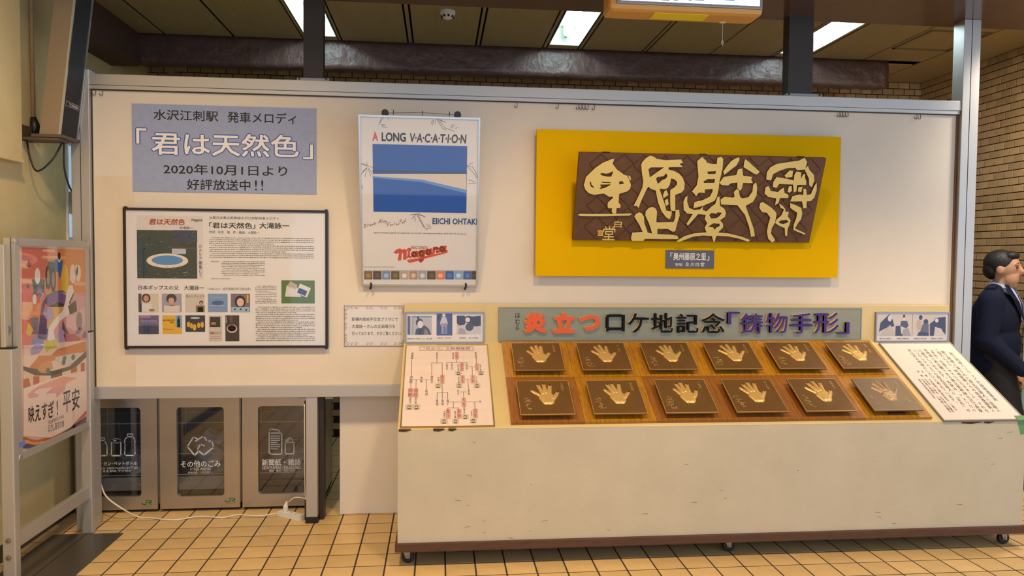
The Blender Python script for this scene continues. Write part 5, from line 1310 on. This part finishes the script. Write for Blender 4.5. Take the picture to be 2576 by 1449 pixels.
pp([(160, 520), (250, 500), (350, 520), (340, 640), (350, 720), (280, 680), (180, 770), (190, 640)], (62, 98, 78), 0.0006); P.disc(K(245, 470), 7, ink((236, 228, 220)), 0.0008, ry=11); P.disc(K(275, 690), 6, ink((150, 122, 164)), 0.0008, ry=9); P.disc(K(205, 795), 5, ink((236, 228, 220)), 0.0008, ry=7)
pp([(120, 240), (140, 290), (165, 280), (150, 340), (110, 350), (85, 300), (105, 290)], (140, 64, 58), 0.0007); pp([(115, 570), (135, 610), (115, 650), (85, 610)], (62, 98, 78), 0.0007)
pp([(330, 830), (380, 740), (480, 680), (600, 670), (660, 720), (560, 690), (430, 730), (350, 850)], (80, 108, 84), 0.0008); pp([(350, 850), (430, 730), (560, 690), (650, 740), (630, 870), (500, 830), (400, 900)], (122, 78, 142), 0.0007); pp([(390, 890), (470, 860), (520, 830), (600, 860), (650, 850), (600, 900), (440, 905)], (48, 46, 54), 0.0010); pp([(420, 905), (620, 905), (560, 960), (540, 1050), (480, 1050), (470, 960)], (224, 182, 66), 0.0009)
pp([(690, 600), (735, 600), (755, 690), (700, 800), (690, 1000), (560, 1100), (470, 1230), (490, 1360), (430, 1400), (380, 1360), (400, 1200), (480, 1080), (600, 950), (640, 800), (650, 690)], (238, 226, 224), 0.0012)
pp([(670, 890), (780, 810), (800, 960), (700, 1010)], (50, 48, 50), 0.0013); pp([(680, 850), (745, 710), (755, 725), (700, 860)], (70, 66, 66), 0.0014)
pp([(300, 860), (345, 800), (345, 900), (320, 1000), (375, 1090), (370, 1370), (250, 1340), (280, 1050)], (96, 62, 104), 0.0010); pp([(130, 1000), (280, 830), (320, 900), (270, 1060), (150, 1040)], (228, 140, 60), 0.0008); pp([(130, 1060), (260, 1050), (250, 1290), (170, 1280), (180, 1160)], (128, 120, 134), 0.0009)
pp([(85, 1280), (110, 1110), (160, 1180), (185, 1230), (140, 1310)], (232, 202, 70), 0.0010); pp([(340, 930), (440, 920), (470, 1010), (400, 1100), (345, 1050)], (176, 158, 206), 0.0009); pp([(370, 1180), (480, 1060), (470, 1120), (380, 1230)], (190, 190, 70), 0.0009); pp([(350, 1200), (420, 1230), (400, 1330), (370, 1340)], (76, 126, 186), 0.0009)
pp([(160, 1380), (240, 1290), (320, 1340), (330, 1440), (160, 1449)], (112, 128, 190), 0.0010); pp([(330, 1390), (500, 1370), (540, 1430), (330, 1449)], (206, 200, 66), 0.0010); pp([(510, 1330), (560, 1180), (620, 1250), (640, 1400), (520, 1449)], (176, 150, 196), 0.0011); pp([(600, 1090), (640, 1200), (690, 1270), (640, 1290), (590, 1200)], (92, 72, 98), 0.0013); pp([(610, 1290), (760, 1280), (850, 1340), (820, 1430), (640, 1400)], (178, 78, 110), 0.0011)
pp([(650, 1000), (760, 1020), (900, 900), (915, 1150), (760, 1240), (640, 1170)], (226, 188, 196), 0.0009); P.disc(K(830, 1100), 8, ink((140, 132, 138)), 0.0012, ry=11); pp([(770, 1280), (830, 1180), (880, 1210), (820, 1290)], (96, 116, 180), 0.0012); pp([(860, 1330), (900, 1240), (930, 1280), (920, 1340)], (120, 86, 150), 0.0012)
P.disc(K(740, 440), 7, ink((238, 222, 210)), 0.0008, ry=12); P.disc(K(820, 430), 6, ink((238, 222, 210)), 0.0008, ry=10); P.disc(K(790, 390), 4, ink((238, 222, 210)), 0.0008, ry=7)
# lower half: palace roofs, ground bands
pp([(40, 100), (865, 30), (865, 470), (40, 660)], (232, 206, 190), 0.0014, K2); pp([(120, 380), (250, 230), (400, 230), (480, 150), (860, 40), (860, 180), (420, 300), (200, 420)], (206, 126, 72), 0.0015, K2); pp([(310, 60), (470, 10), (500, 60), (480, 120), (400, 140), (340, 190)], (202, 196, 62), 0.0017, K2); pp([(130, 150), (220, 60), (310, 110), (250, 200), (140, 230)], (176, 160, 208), 0.0017, K2)
pp([(40, 370), (180, 400), (420, 430), (640, 370), (760, 260), (860, 170), (862, 250), (760, 350), (640, 420), (420, 490), (200, 490), (40, 420)], (62, 64, 58), 0.0018, K2); pp([(460, 250), (700, 200), (790, 190), (700, 310), (620, 380), (530, 350), (450, 300)], (208, 200, 208), 0.0019, K2); pp([(220, 410), (280, 320), (400, 290), (430, 400), (330, 460), (260, 450)], (206, 148, 96), 0.0019, K2)
for (x, y) in ((565, 320), (575, 268), (690, 250), (360, 425)): P.disc(K2(x, y), 5, ink((76, 108, 84)), 0.0021, ry=3.5)
pp([(40, 430), (250, 490), (320, 500), (320, 560), (180, 630), (40, 650)], (224, 196, 170), 0.0016, K2); pp([(40, 540), (110, 520), (140, 640), (40, 655)], (184, 84, 56), 0.0017, K2); pp([(170, 500), (250, 500), (250, 590), (170, 620)], (184, 84, 56), 0.0017, K2); pp([(400, 440), (550, 410), (545, 490), (400, 530)], (86, 66, 60), 0.0018, K2); pp([(660, 400), (740, 360), (740, 440), (660, 460)], (176, 80, 56), 0.0017, K2); pp([(790, 330), (840, 320), (840, 430), (790, 440)], (176, 80, 56), 0.0017, K2)
pp([(40, 660), (300, 570), (560, 490), (865, 440), (865, 950), (700, 1140), (400, 1300), (40, 1280)], (240, 216, 206), 0.0018, K2); pp([(95, 740), (150, 690), (250, 620), (560, 500), (740, 520), (600, 590), (580, 680), (470, 780), (460, 720), (330, 730), (430, 640), (260, 660), (170, 710), (240, 740), (230, 770), (110, 790)], (226, 164, 152), 0.0019, K2)
pp([(40, 1290), (200, 1330), (420, 1290), (640, 1180), (865, 940), (865, 990), (640, 1220), (420, 1320), (200, 1365), (40, 1320)], (190, 92, 52), 0.0019, K2); pp([(40, 1320), (200, 1365), (420, 1320), (640, 1220), (865, 990), (865, 1020), (640, 1250), (420, 1350), (200, 1395), (40, 1370)], (228, 160, 64), 0.0019, K2); pp([(40, 1370), (200, 1395), (420, 1350), (640, 1250), (865, 1020), (862, 1100), (420, 1330), (120, 1440), (40, 1440)], (84, 74, 116), 0.0019, K2)
P.build('poster_art', sg)
P = Print(shs, -0.0012)
P2 = K2
def sl_text(s_, q0, q1, hpx, m, bold):
    n = len(s_)
    for i, chh in enumerate(s_):
        if chh == ' ': continue
        x = q0[0] + (q1[0] - q0[0]) * i / n; y = q0[1] + (q1[1] - q0[1]) * i / n; w = (q1[0] - q0[0]) / n * 0.92
        P.text(chh, K2(x + (w * 0.3 if chh == '!' else 0), y - hpx) + K2(x + w * (0.55 if chh == '!' else 1), y), m, bold, 2)
sl_text('映えすぎ!', (110, 1090), (540, 985), 190, BLACK, 0.02); sl_text('平安', (560, 950), (790, 880), 240, BLACK, 0.012); sl_text('えさし藤原の郷', (365, 1220), (580, 1150), 80, BLACK, 0.006); P.text('THE JAPANESQUE PARK', K2(365, 1082) + K2(575, 1058), ink((110, 90, 86)), 0, 1)
P.build('poster_lettering', sg)
mb = MB(); shs.box(mb, art0[0], art0[1], -0.0002, art1[0], art1[1], 0.0006, clear); mb.build('pane', sg)
mb = MB(); q = shs.px(42, 1122); shs.box(mb, q[0] - 0.02, q[1] - 0.012, 0.0042, q[0] + 0.06, q[1] + 0.012, 0.0046, ink((96, 124, 200))); mb.build('blue_tape', sg)
ynear = PX(28, 1400, XS - 0.02)[1]; yfar = -0.075
for y in (ynear, yfar):
    mb = MB().bbox((XS - 0.045, y - 0.022, 0.004), (XS + 0.012, y + 0.022, 1.13), 0.006, alu); mb.build('pole', sg)
    MB().box((XS - 0.046, y - 0.023, 1.13), (XS + 0.013, y + 0.023, 1.136), black_plastic).build('pole_cap', sg)
    MB().bbox((XS - 0.036, y + (-0.01 if y < -0.3 else 0.0) - 0.012, 1.136), (XS - 0.014, y + (-0.01 if y < -0.3 else 0.0) + 0.012, 1.60), 0.004, alu).build('inner_pole', sg)
    MB().box((XS - 0.04, min(y, a[0]) if y > -0.3 else y, 1.2), (XS - 0.02, y + (0.06 if y < -0.3 else 0.0), 1.23), alu_dull).build('bracket', sg)
mb = MB().bbox((XS - 0.03, ynear + 0.022, 0.20), (XS - 0.004, yfar - 0.022, 0.27), 0.004, alu); mb.build('cross_bar', sg)
for z in (0.175, 0.255): MB().lathe([(0, -0.006), (0.012, -0.004), (0.012, 0)], (XS - 0.018, ynear - 0.022, z), 1, zinc, 12).build('bolt', sg)
plate = mat('grey_base_plate', (98, 92, 88), rough=0.3, metal=0.5)
mb = MB().bbox((-2.12, -1.02, 0.0005), (-1.748, -0.098, 0.005), 0.001, plate); mb.build('base_plate', sg)
MB().box((-1.945, -1.02, 0.005), (-1.94, -0.1, 0.0062), dark_steel).build('base_seam', sg)

# ---------------------------------------------------------------- column loudspeaker, conduit
sp = thing('column_speaker', (-2.05, -0.12, 2.17), 'tall beige column loudspeaker with black grille tilted out from the wall', 'loudspeaker')
z0, z1 = 2.19, 3.30; tilt = math.tan(math.radians(6.9))
spk_side = mat('speaker_beige', (148, 130, 106), rough=0.45, metal=0.3); grille = mat('speaker_grille', (24, 25, 32), rough=0.6, bump=0.6, bscale=350)
def tilt_box(x0, y0, za, x1, y1, zb, m):
    mb = MB(); s = lambda z: (z - z0) * tilt
    mb.hexa([(x0 + s(za), y0, za), (x1 + s(za), y0, za), (x1 + s(za), y1, za), (x0 + s(za), y1, za), (x0 + s(zb), y0, zb), (x1 + s(zb), y0, zb), (x1 + s(zb), y1, zb), (x0 + s(zb), y1, zb)], m); return mb
tilt_box(-2.094, -0.225, z0, -1.998, -0.036, z1, spk_side).build('cabinet', sp)
tilt_box(-1.998, -0.217, z0 + 0.004, -1.992, -0.046, z1 - 0.01, grille).build('grille', sp)
m_ = tilt_box(-1.999, -0.226, z0, -1.989, -0.217, z1, silver); m_.build('trim_strip', sp)
tilt_box(-1.999, -0.046, z0, -1.988, -0.034, z1, silver).build('trim_strip', sp)
tilt_box(-2.13, -0.232, z0 - 0.016, -1.980, -0.032, z0, mat('bracket_bronze', (92, 76, 58), rough=0.5)).build('end_plate', sp)
shk = Sheet(np.array([-1.992 + 0.17 * tilt, -0.125, z0 + 0.17]), np.array([0, 1.0, 0]), np.array([-tilt, 0, -1.0]))
P = Print(shk, 0.0012); P.poly_st([[np.array(q) for q in ((-0.075, -0.012), (0.07, -0.012), (0.07, 0.014), (-0.075, 0.014))]], ink((200, 196, 190))); P.poly_st([[np.array(q) for q in ((-0.073, -0.010), (0.068, -0.010), (0.068, 0.012), (-0.073, 0.012))]], BLACK, 0.0004)
v, f = glyphs('TOSHIBA', 0.02, 2, 0.0); sx = 0.105 / v[:, 0].max(); P.mb.add([shk.at(-0.042 + p[0] * sx, 0.008 - p[1] * 0.019, 0.0022) for p in v], f, ink((220, 216, 210)))
P.build('badge', sp)
bz = mat('bracket_bronze', (92, 76, 58))
MB().box((-2.2, -0.225, z0 - 0.030), (-2.0, -0.10, z0 - 0.017), bz).box((-2.2, -0.22, z0 - 0.03), (-2.185, -0.10, z0 + 0.05), bz).build('wall_bracket', sp)
MB().tube(smooth_path([(-2.19, -0.16, z0 - 0.02), (-2.17, -0.17, z0 - 0.12), (-2.13, -0.18, z0 - 0.19), (-2.06, -0.17, z0 - 0.13), (-2.02, -0.13, z0 - 0.02)]), 0.005, black_plastic, 8).build('speaker_lead', sp, smooth=True)
MB().tube(smooth_path([(-2.02, -0.12, z0 - 0.02), (-2.03, -0.10, z0 - 0.17), (-2.04, 0.0, z0 - 0.28), (-2.05, 0.12, z0 - 0.26)]), 0.005, black_plastic, 8).build('speaker_lead', sp, smooth=True)
cd = thing('wall_conduit', (-2.19, -0.1, 2.22), 'thin painted conduit running up the wall beside the loudspeaker', 'conduit')
y = PX(80, 150, -2.19)[1]
MB().tube([(-2.188, y, 2.22), (-2.188, y, 4.0)], 0.011, mat('conduit_paint', (176, 150, 112), rough=0.6, var=0.2, vscale=20), 10).build('pipe', cd, smooth=True)
MB().tube([(-2.186, y, 2.20), (-2.186, y + 0.01, 2.25), (-2.188, y, 2.30)], [0.026, 0.028, 0.014], black_plastic, 10).build('bell', cd, smooth=True)
jb = MB().bbox((-2.2, 0.27, 1.80), (-2.17, 0.335, 1.93), 0.004, mat('box_grey', (150, 146, 130), rough=0.5)).build('junction_box')
tag(jb, 'small grey junction box on the wall edge below the loudspeaker', 'junction box')

# ---------------------------------------------------------------- hanging lit sign
hs = thing('hanging_sign', (1.36, -0.37, 2.885), 'lit white station sign in a rounded orange housing hanging from the soffit', 'sign')
orange = mat('orange_housing', (214, 164, 84), rough=0.45)
fy, by = -0.46, -0.28; hx0, hx1, hz = 0.895, 1.745, 2.884
MB().bbox((hx0, fy, hz), (hx1, by, 3.03), 0.03, orange).build('housing', hs)
MB().bbox((hx0 + 0.035, fy - 0.012, hz + 0.028), (hx1 - 0.012, fy + 0.004, 3.02), 0.006, mat('sign_grey_bezel', (150, 150, 156), rough=0.4, metal=0.4)).build('bezel', hs)
MB().bbox((hx0 + 0.055, fy - 0.0145, hz + 0.044), (hx1 - 0.03, fy - 0.010, 3.005), 0.002, mat('lit_sign_face', (224, 244, 252), rough=0.4, emit=1.6)).build('lit_face', hs)
mb = MB(); mb.box((1.15, fy + 0.03, hz - 0.002), (1.45, by - 0.05, hz + 0.001), mat('yellow_label', (240, 226, 40), rough=0.5)); mb.build('yellow_label', hs)
for x in (1.05, 1.6): MB().cyl((x, -0.37, 3.0), (x, -0.37, 3.062), 0.012, alu_dull, 10).build('hanger_rod', hs)
shh = Sheet(np.array([1.3, fy - 0.0148, 2.9]), XR, ZD); 
for (x0, x1, c) in ((1663, 1684, (120, 150, 150)), (1695, 1705, (120, 150, 150)), (1733, 1740, (120, 160, 160)), (1747, 1771, (110, 160, 160)), (1820, 1848, (20, 160, 180))):
    P = Print(shh, 0.0006); P.rect((x0, -14, x1, 1.8), ink(c)); P.build('sign_lettering', hs)
mb = MB(); xs = PY(1818, 58, -0.32)[0]
mb.box((xs - 0.016, -0.33, hz - 0.003), (xs + 0.016, -0.31, hz), white_plastic); mb.tube([(xs, -0.32, hz), (xs, -0.32, hz - 0.10)], 0.0012, wire, 5)
mb.tube([(xs, -0.32, hz - 0.10), (xs + 0.005, -0.32, hz - 0.115), (xs, -0.32, hz - 0.13), (xs - 0.004, -0.32, hz - 0.115), (xs, -0.32, hz - 0.10)], 0.0025, wire, 6); mb.build('pull_cord', hs)
tag(MB().box((XRW - 0.03, 0.40, 0.45), (XRW - 0.012, 0.78, 1.36), mat('pale_cyan_panel', (190, 226, 232), rough=0.4)).build('wall_panel'), 'pale cyan panel on the brick wall in front of the walking person', 'panel')
# ================================================================ the walking person
def remeshed(mb, voxel, smooth_it, name, parent, m):
    me = bpy.data.meshes.new('tmp'); me.from_pydata(mb.v, [], mb.f)
    bm = bmesh.new(); bm.from_mesh(me); bmesh.ops.recalc_face_normals(bm, faces=bm.faces); bm.to_mesh(me); bm.free()
    o = bpy.data.objects.new('tmp', me); COL.objects.link(o)
    r = o.modifiers.new('r', 'REMESH'); r.mode = 'VOXEL'; r.voxel_size = voxel
    s = o.modifiers.new('s', 'SMOOTH'); s.factor = 0.5; s.iterations = smooth_it
    dg = bpy.context.evaluated_depsgraph_get()
    out = bpy.data.meshes.new_from_object(o.evaluated_get(dg))
    bpy.data.objects.remove(o)
    off = Vector(parent_loc(parent)); 
    for v in out.vertices: v.co -= off
    out.materials.clear(); out.materials.append(m)
    out.polygons.foreach_set('use_smooth', [True] * len(out.polygons)); out.polygons.foreach_set('material_index', [0] * len(out.polygons)); out.update()
    q = bpy.data.objects.new(name, out); out.name = name; COL.objects.link(q); q.parent = parent
    return q
def ell(mb, c, r, m, rot=None, n=20):
    bm = bmesh.new(); bmesh.ops.create_uvsphere(bm, u_segments=n, v_segments=n // 2 + 2, radius=1.0)
    for v in bm.verts:
        p = np.array([v.co.x * r[0], v.co.y * r[1], v.co.z * r[2]])
        v.co = Vector(place(np.array(c) + p))
    mb.bm(bm, m)
def limb(mb, pts, rad, m, n=14):
    P_ = [place(np.array(p)) for p in pts]
    mb.tube(P_, rad, m, n)
    for p, r in ((pts[0], rad[0]), (pts[-1], rad[-1])): ell(mb, p, (r, r, r), m, n=12)
    for p, r in zip(pts[1:-1], rad[1:-1]): ell(mb, p, (r, r, r), m, n=12)
PB = PY(2517, 760, 0.50)
base = np.array([PB[0], 0.50, 0.0]); fa = math.radians(-50)          # faces right and a little towards the viewer
fx, sx_ = np.array([math.cos(fa), math.sin(fa), 0]), np.array([math.sin(fa), -math.cos(fa), 0])   # forward, right-hand side
def place(p): return base + fx * p[0] + sx_ * p[1] + np.array([0, 0, p[2]])
skin = mat('skin', (196, 148, 118), rough=0.5, var=0.06, vscale=20); hair_m = mat('black_hair', (26, 24, 26), rough=0.5, bump=0.4, bscale=140, stretch=(1, 1, 0.3))
navy = mat('navy_jacket', (20, 26, 48), rough=0.9, spec=0.2, bump=0.15, bscale=60); trouser = mat('charcoal_trousers', (30, 31, 38), rough=0.8); shirt = mat('pale_blue_shirt', (176, 186, 214), rough=0.7); shoe_m = mat('black_shoe', (18, 18, 20), rough=0.35)
pe = thing('person', base, 'person in a navy jacket and pale shirt walking past the brick wall', 'person')
b_ = MB(); HZ = 1.50                                                 # head centre height
ell(b_, (0.012, 0, HZ + 0.030), (0.098, 0.078, 0.105), skin, n=28); ell(b_, (0.045, 0, HZ - 0.05), (0.062, 0.058, 0.075), skin); ell(b_, (0.062, 0, HZ - 0.098), (0.034, 0.032, 0.026), skin)
limb(b_, [(-0.02, 0, 1.30), (-0.005, 0, 1.37), (0.01, 0, HZ - 0.03)], [0.07, 0.056, 0.056], skin)
limb(b_, [(0.105, 0, HZ + 0.035), (0.122, 0, HZ - 0.005), (0.112, 0, HZ - 0.022)], [0.010, 0.017, 0.014], skin)        # nose
for s in (-1, 1):
    ell(b_, (0.004, s * 0.080, HZ + 0.005), (0.024, 0.011, 0.034), skin); ell(b_, (0.096, s * 0.032, HZ + 0.045), (0.014, 0.026, 0.008), skin)
ell(b_, (0.094, 0, HZ - 0.056), (0.012, 0.026, 0.010), skin); ell(b_, (0.092, 0, HZ - 0.070), (0.012, 0.022, 0.010), skin)  # lips
ell(b_, (-0.01, 0, 1.12), (0.10, 0.15, 0.22), skin); ell(b_, (0, 0, 0.92), (0.10, 0.145, 0.14), skin)
arms = {1: [(-0.02, 0.185, 1.285), (-0.03, 0.235, 1.02), (0.17, 0.175, 0.83)], -1: [(-0.02, -0.185, 1.285), (-0.07, -0.235, 1.01), (0.06, -0.24, 0.79)]}
for s in (1, -1):
    A, E_, Wr = (np.array(q) for q in arms[s]); limb(b_, [A * np.array([1, 0.9, 1]), E_, Wr], [0.046, 0.040, 0.027], skin)
    d = (Wr - E_) / np.linalg.norm(Wr - E_); sd_ = np.array([0, 1.0, 0]) * s; dn = np.cross(d, sd_); dn = dn if dn[2] < 0 else -dn
    pc = Wr + d * 0.05; limb(b_, [Wr, pc, Wr + d * 0.085], [0.026, 0.034, 0.032], skin)
    for k, (o_, L) in enumerate(((-0.026, 0.068), (-0.009, 0.078), (0.009, 0.074), (0.025, 0.058))):
        f0 = Wr + d * 0.088 + dn * 0.0 + sd_ * o_; f1 = f0 + d * L * 0.5 + dn * 0.010; f2 = f1 + d * L * 0.3 + dn * 0.022
        limb(b_, [f0, f1, f2], [0.0095, 0.009, 0.0078], skin, 8)
    t0_ = Wr + d * 0.03 - sd_ * 0.026; limb(b_, [t0_, t0_ + d * 0.030 - sd_ * 0.016 + dn * 0.006, t0_ + d * 0.062 - sd_ * 0.014 + dn * 0.014], [0.012, 0.011, 0.0085], skin, 8)
legs = {1: [(0.0, 0.09, 0.92), (0.10, 0.10, 0.50), (0.16, 0.10, 0.09)], -1: [(0.0, -0.09, 0.92), (-0.02, -0.10, 0.48), (-0.22, -0.10, 0.11)]}
for s in (1, -1): limb(b_, legs[s], [0.075, 0.052, 0.036], skin)
remeshed(b_, 0.0065, 3, 'body', pe, skin)
j = MB()
ell(j, (-0.03, 0, 1.15), (0.155, 0.195, 0.21), navy); ell(j, (-0.025, 0, 0.98), (0.16, 0.19, 0.22), navy); ell(j, (-0.02, 0, 0.85), (0.160, 0.195, 0.12), navy)
limb(j, [(-0.03, -0.15, 1.31), (-0.03, 0.15, 1.31)], [0.072, 0.072], navy)
limb(j, [(-0.03, -0.06, 1.345), (-0.03, 0.06, 1.345)], [0.066, 0.066], navy)
for s in (1, -1): limb(j, arms[s], [0.086, 0.076, 0.050], navy)
remeshed(j, 0.012, 4, 'jacket', pe, navy)
tr = MB()
for s in (1, -1): limb(tr, legs[s], [0.105, 0.080, 0.062], trouser)
ell(tr, (0, 0, 0.9), (0.125, 0.165, 0.10), trouser); remeshed(tr, 0.012, 3, 'trousers', pe, trouser)
for s, (hx_, hz_) in ((1, (0.16, 0.0)), (-1, (-0.22, 0.02))):
    sh_ = MB(); y = 0.10 * s; ell(sh_, (hx_ - 0.005, y, hz_ + 0.05), (0.05, 0.042, 0.05), shoe_m); ell(sh_, (hx_ + 0.075, y, hz_ + 0.036), (0.10, 0.044, 0.036), shoe_m); remeshed(sh_, 0.007, 2, 'shoe', pe, shoe_m)
hr = MB(); ell(hr, (-0.010, 0, HZ + 0.052), (0.106, 0.088, 0.098), hair_m, n=28); ell(hr, (-0.055, 0, HZ + 0.005), (0.062, 0.078, 0.070), hair_m); ell(hr, (0.055, 0, HZ + 0.105), (0.050, 0.066, 0.034), hair_m)
for k in range(26):
    a = rnd.uniform(0, 6.28); rr_ = rnd.uniform(0.02, 0.075); ell(hr, (-0.01 + rr_ * math.cos(a), rr_ * 0.8 * math.sin(a), HZ + 0.135 - rr_ * 0.35), (0.016, 0.014, 0.014), hair_m, n=8)
remeshed(hr, 0.006, 1, 'hair', pe, hair_m)
ey = MB()
for s in (-1, 1): ell(ey, (0.098, s * 0.031, HZ + 0.022), (0.008, 0.013, 0.006), mat('eye', (40, 30, 26), rough=0.2), n=10)
ey.build('eyes', pe, smooth=True)
bw = MB()
for s in (-1, 1): limb(bw, [(0.104, s * 0.018, HZ + 0.050), (0.102, s * 0.034, HZ + 0.054), (0.092, s * 0.050, HZ + 0.048)], [0.003, 0.0045, 0.003], hair_m, 8)
bw.build('eyebrows', pe, smooth=True)
cl = MB()
N = 18
def collar_ring(r0, z0_, r1, z1_, m, open_=0.5):
    vs = []; 
    for k in range(N + 1):
        a = open_ + (2 * math.pi - 2 * open_) * k / N; fr_ = abs(k / N - 0.5) * 2
        for (r, z, o_) in ((r0, z0_, 0.0), (r1, z1_, 0.012)):
            vs.append(place(np.array([-0.012 + r * math.cos(a) * 1.0 + o_ * fr_, r * math.sin(a), z - 0.03 * fr_ ** 2])))
    cl.add(vs, [(2 * k, 2 * k + 1, 2 * k + 3, 2 * k + 2) for k in range(N)], m)
collar_ring(0.064, 1.425, 0.078, 1.370, shirt, 0.35); collar_ring(0.066, 1.425, 0.062, 1.365, shirt, 0.35)
cl.build('shirt_collar', pe, smooth=True)
vf = MB(); vf.add([place(np.array(q)) for q in ((0.050, -0.055, 1.385), (0.050, 0.055, 1.385), (0.112, 0.050, 1.28), (0.142, 0.0, 1.12), (0.112, -0.050, 1.28), (0.075, 0, 1.385), (0.128, 0, 1.28))], [(0, 5, 6, 4), (5, 1, 2, 6), (4, 6, 3), (6, 2, 3)], shirt); vf.build('shirt_front', pe)
ti = MB(); ti.add([place(np.array(q)) for q in ((0.080, -0.018, 1.385), (0.080, 0.018, 1.385), (0.098, 0.010, 1.345), (0.134, 0.024, 1.27), (0.150, 0.0, 1.12), (0.134, -0.024, 1.27), (0.098, -0.010, 1.345))], [(0, 1, 2, 6), (6, 2, 3, 5), (5, 3, 4)], mat('grey_tie', (112, 112, 140), rough=0.5)); ti.build('tie', pe)
lp = MB()
for s in (1, -1): lp.add([place(np.array(q)) for q in ((0.03, s * 0.075, 1.405), (0.09, s * 0.095, 1.31), (0.152, s * 0.035, 1.14), (0.158, s * 0.004, 1.10), (0.150, s * 0.012, 1.15), (0.122, s * 0.052, 1.285), (0.056, s * 0.052, 1.40))], [(0, 1, 5, 6), (1, 2, 4, 5), (2, 3, 4)], navy)
lp.build('lapel', pe)
ep = MB(); 
for s in (1, -1): ep.hexa([place(np.array(q)) for q in ((-0.05, s * 0.09, 1.392), (0.0, s * 0.09, 1.392), (0.0, s * 0.19, 1.372), (-0.05, s * 0.19, 1.372), (-0.05, s * 0.09, 1.400), (0.0, s * 0.09, 1.400), (0.0, s * 0.19, 1.382), (-0.05, s * 0.19, 1.382))], navy)
ep.build('epaulette', pe)

# ---------------------------------------------------------------- sub-parts: print belongs to its sheet, caps to their poles
def nest(kind, part, kids):
    for root in [o for o in COL.objects if o.parent is None and o.name.split('.')[0] == kind]:
        hosts = [c for c in root.children if c.name.split('.')[0] == part]
        if not hosts: continue
        def mid(o):
            return np.mean([tuple(v) for v in o.bound_box], axis=0)
        for c in [c for c in root.children if c.name.split('.')[0] in kids]:
            h = min(hosts, key=lambda q: np.linalg.norm(mid(q) - mid(c)))
            c.parent = h
nest('paper_notice', 'sheet', ('lettering_line', 'title_lettering', 'title_outline', 'border'))
nest('framed_poster', 'sheet', ('lettering_line', 'small_print', 'sleeve_card', 'sleeve_picture', 'sleeve_lettering', 'small_picture', 'picture', 'handwriting', 'palm_sketch', 'script_logo'))
nest('framed_poster', 'frame', ('corner_clip', 'support_pin', 'hanger_disc'))
nest('calligraphy_plaque', 'slab', ('carved_ridges', 'bracket'))
nest('title_sign', 'plate', ('small_lettering',))
nest('photo_frame', 'sheet', ('photo', 'caption'))
nest('chart_board', 'sheet', ('chart_print', 'portrait_print')); nest('text_board', 'sheet', ('lettering',))
nest('name_plate', 'plate', ('lettering',))
nest('hand_plaque', 'plate', ('bright_edge', 'signature', 'name_lettering')); nest('hand_plaque', 'hand_print', ('dark_fingertip',))
nest('recycling_bin', 'door', ('window_pane', 'icon', 'lettering', 'emblem'))
nest('poster_stand', 'pole', ('pole_cap',)); nest('poster_stand', 'poster_sheet', ('poster_art', 'poster_lettering')); nest('poster_stand', 'poster_frame', ('corner_cap', 'blue_tape')); nest('poster_stand', 'base_plate', ('base_seam',))
nest('column_speaker', 'grille', ('badge',)); nest('hanging_sign', 'lit_face', ('sign_lettering',)); nest('hanging_sign', 'housing', ('yellow_label',))
nest('steel_post', 'clip_plate', ('bolt',)); nest('display_board', 'upright', ('upright_groove',)); nest('display_board', 'leg', ('leg_bracket',))
nest('person', 'jacket', ('lapel', 'epaulette')); nest('person', 'body', ('eyes', 'eyebrows')); nest('person', 'shirt_front', ('tie',))
nest('socket_strip', 'body', ('socket_slot',)); nest('ceiling_light', 'tube', ('tube_cap',)); nest('smoke_detector', 'dome', ('vent_slot',))
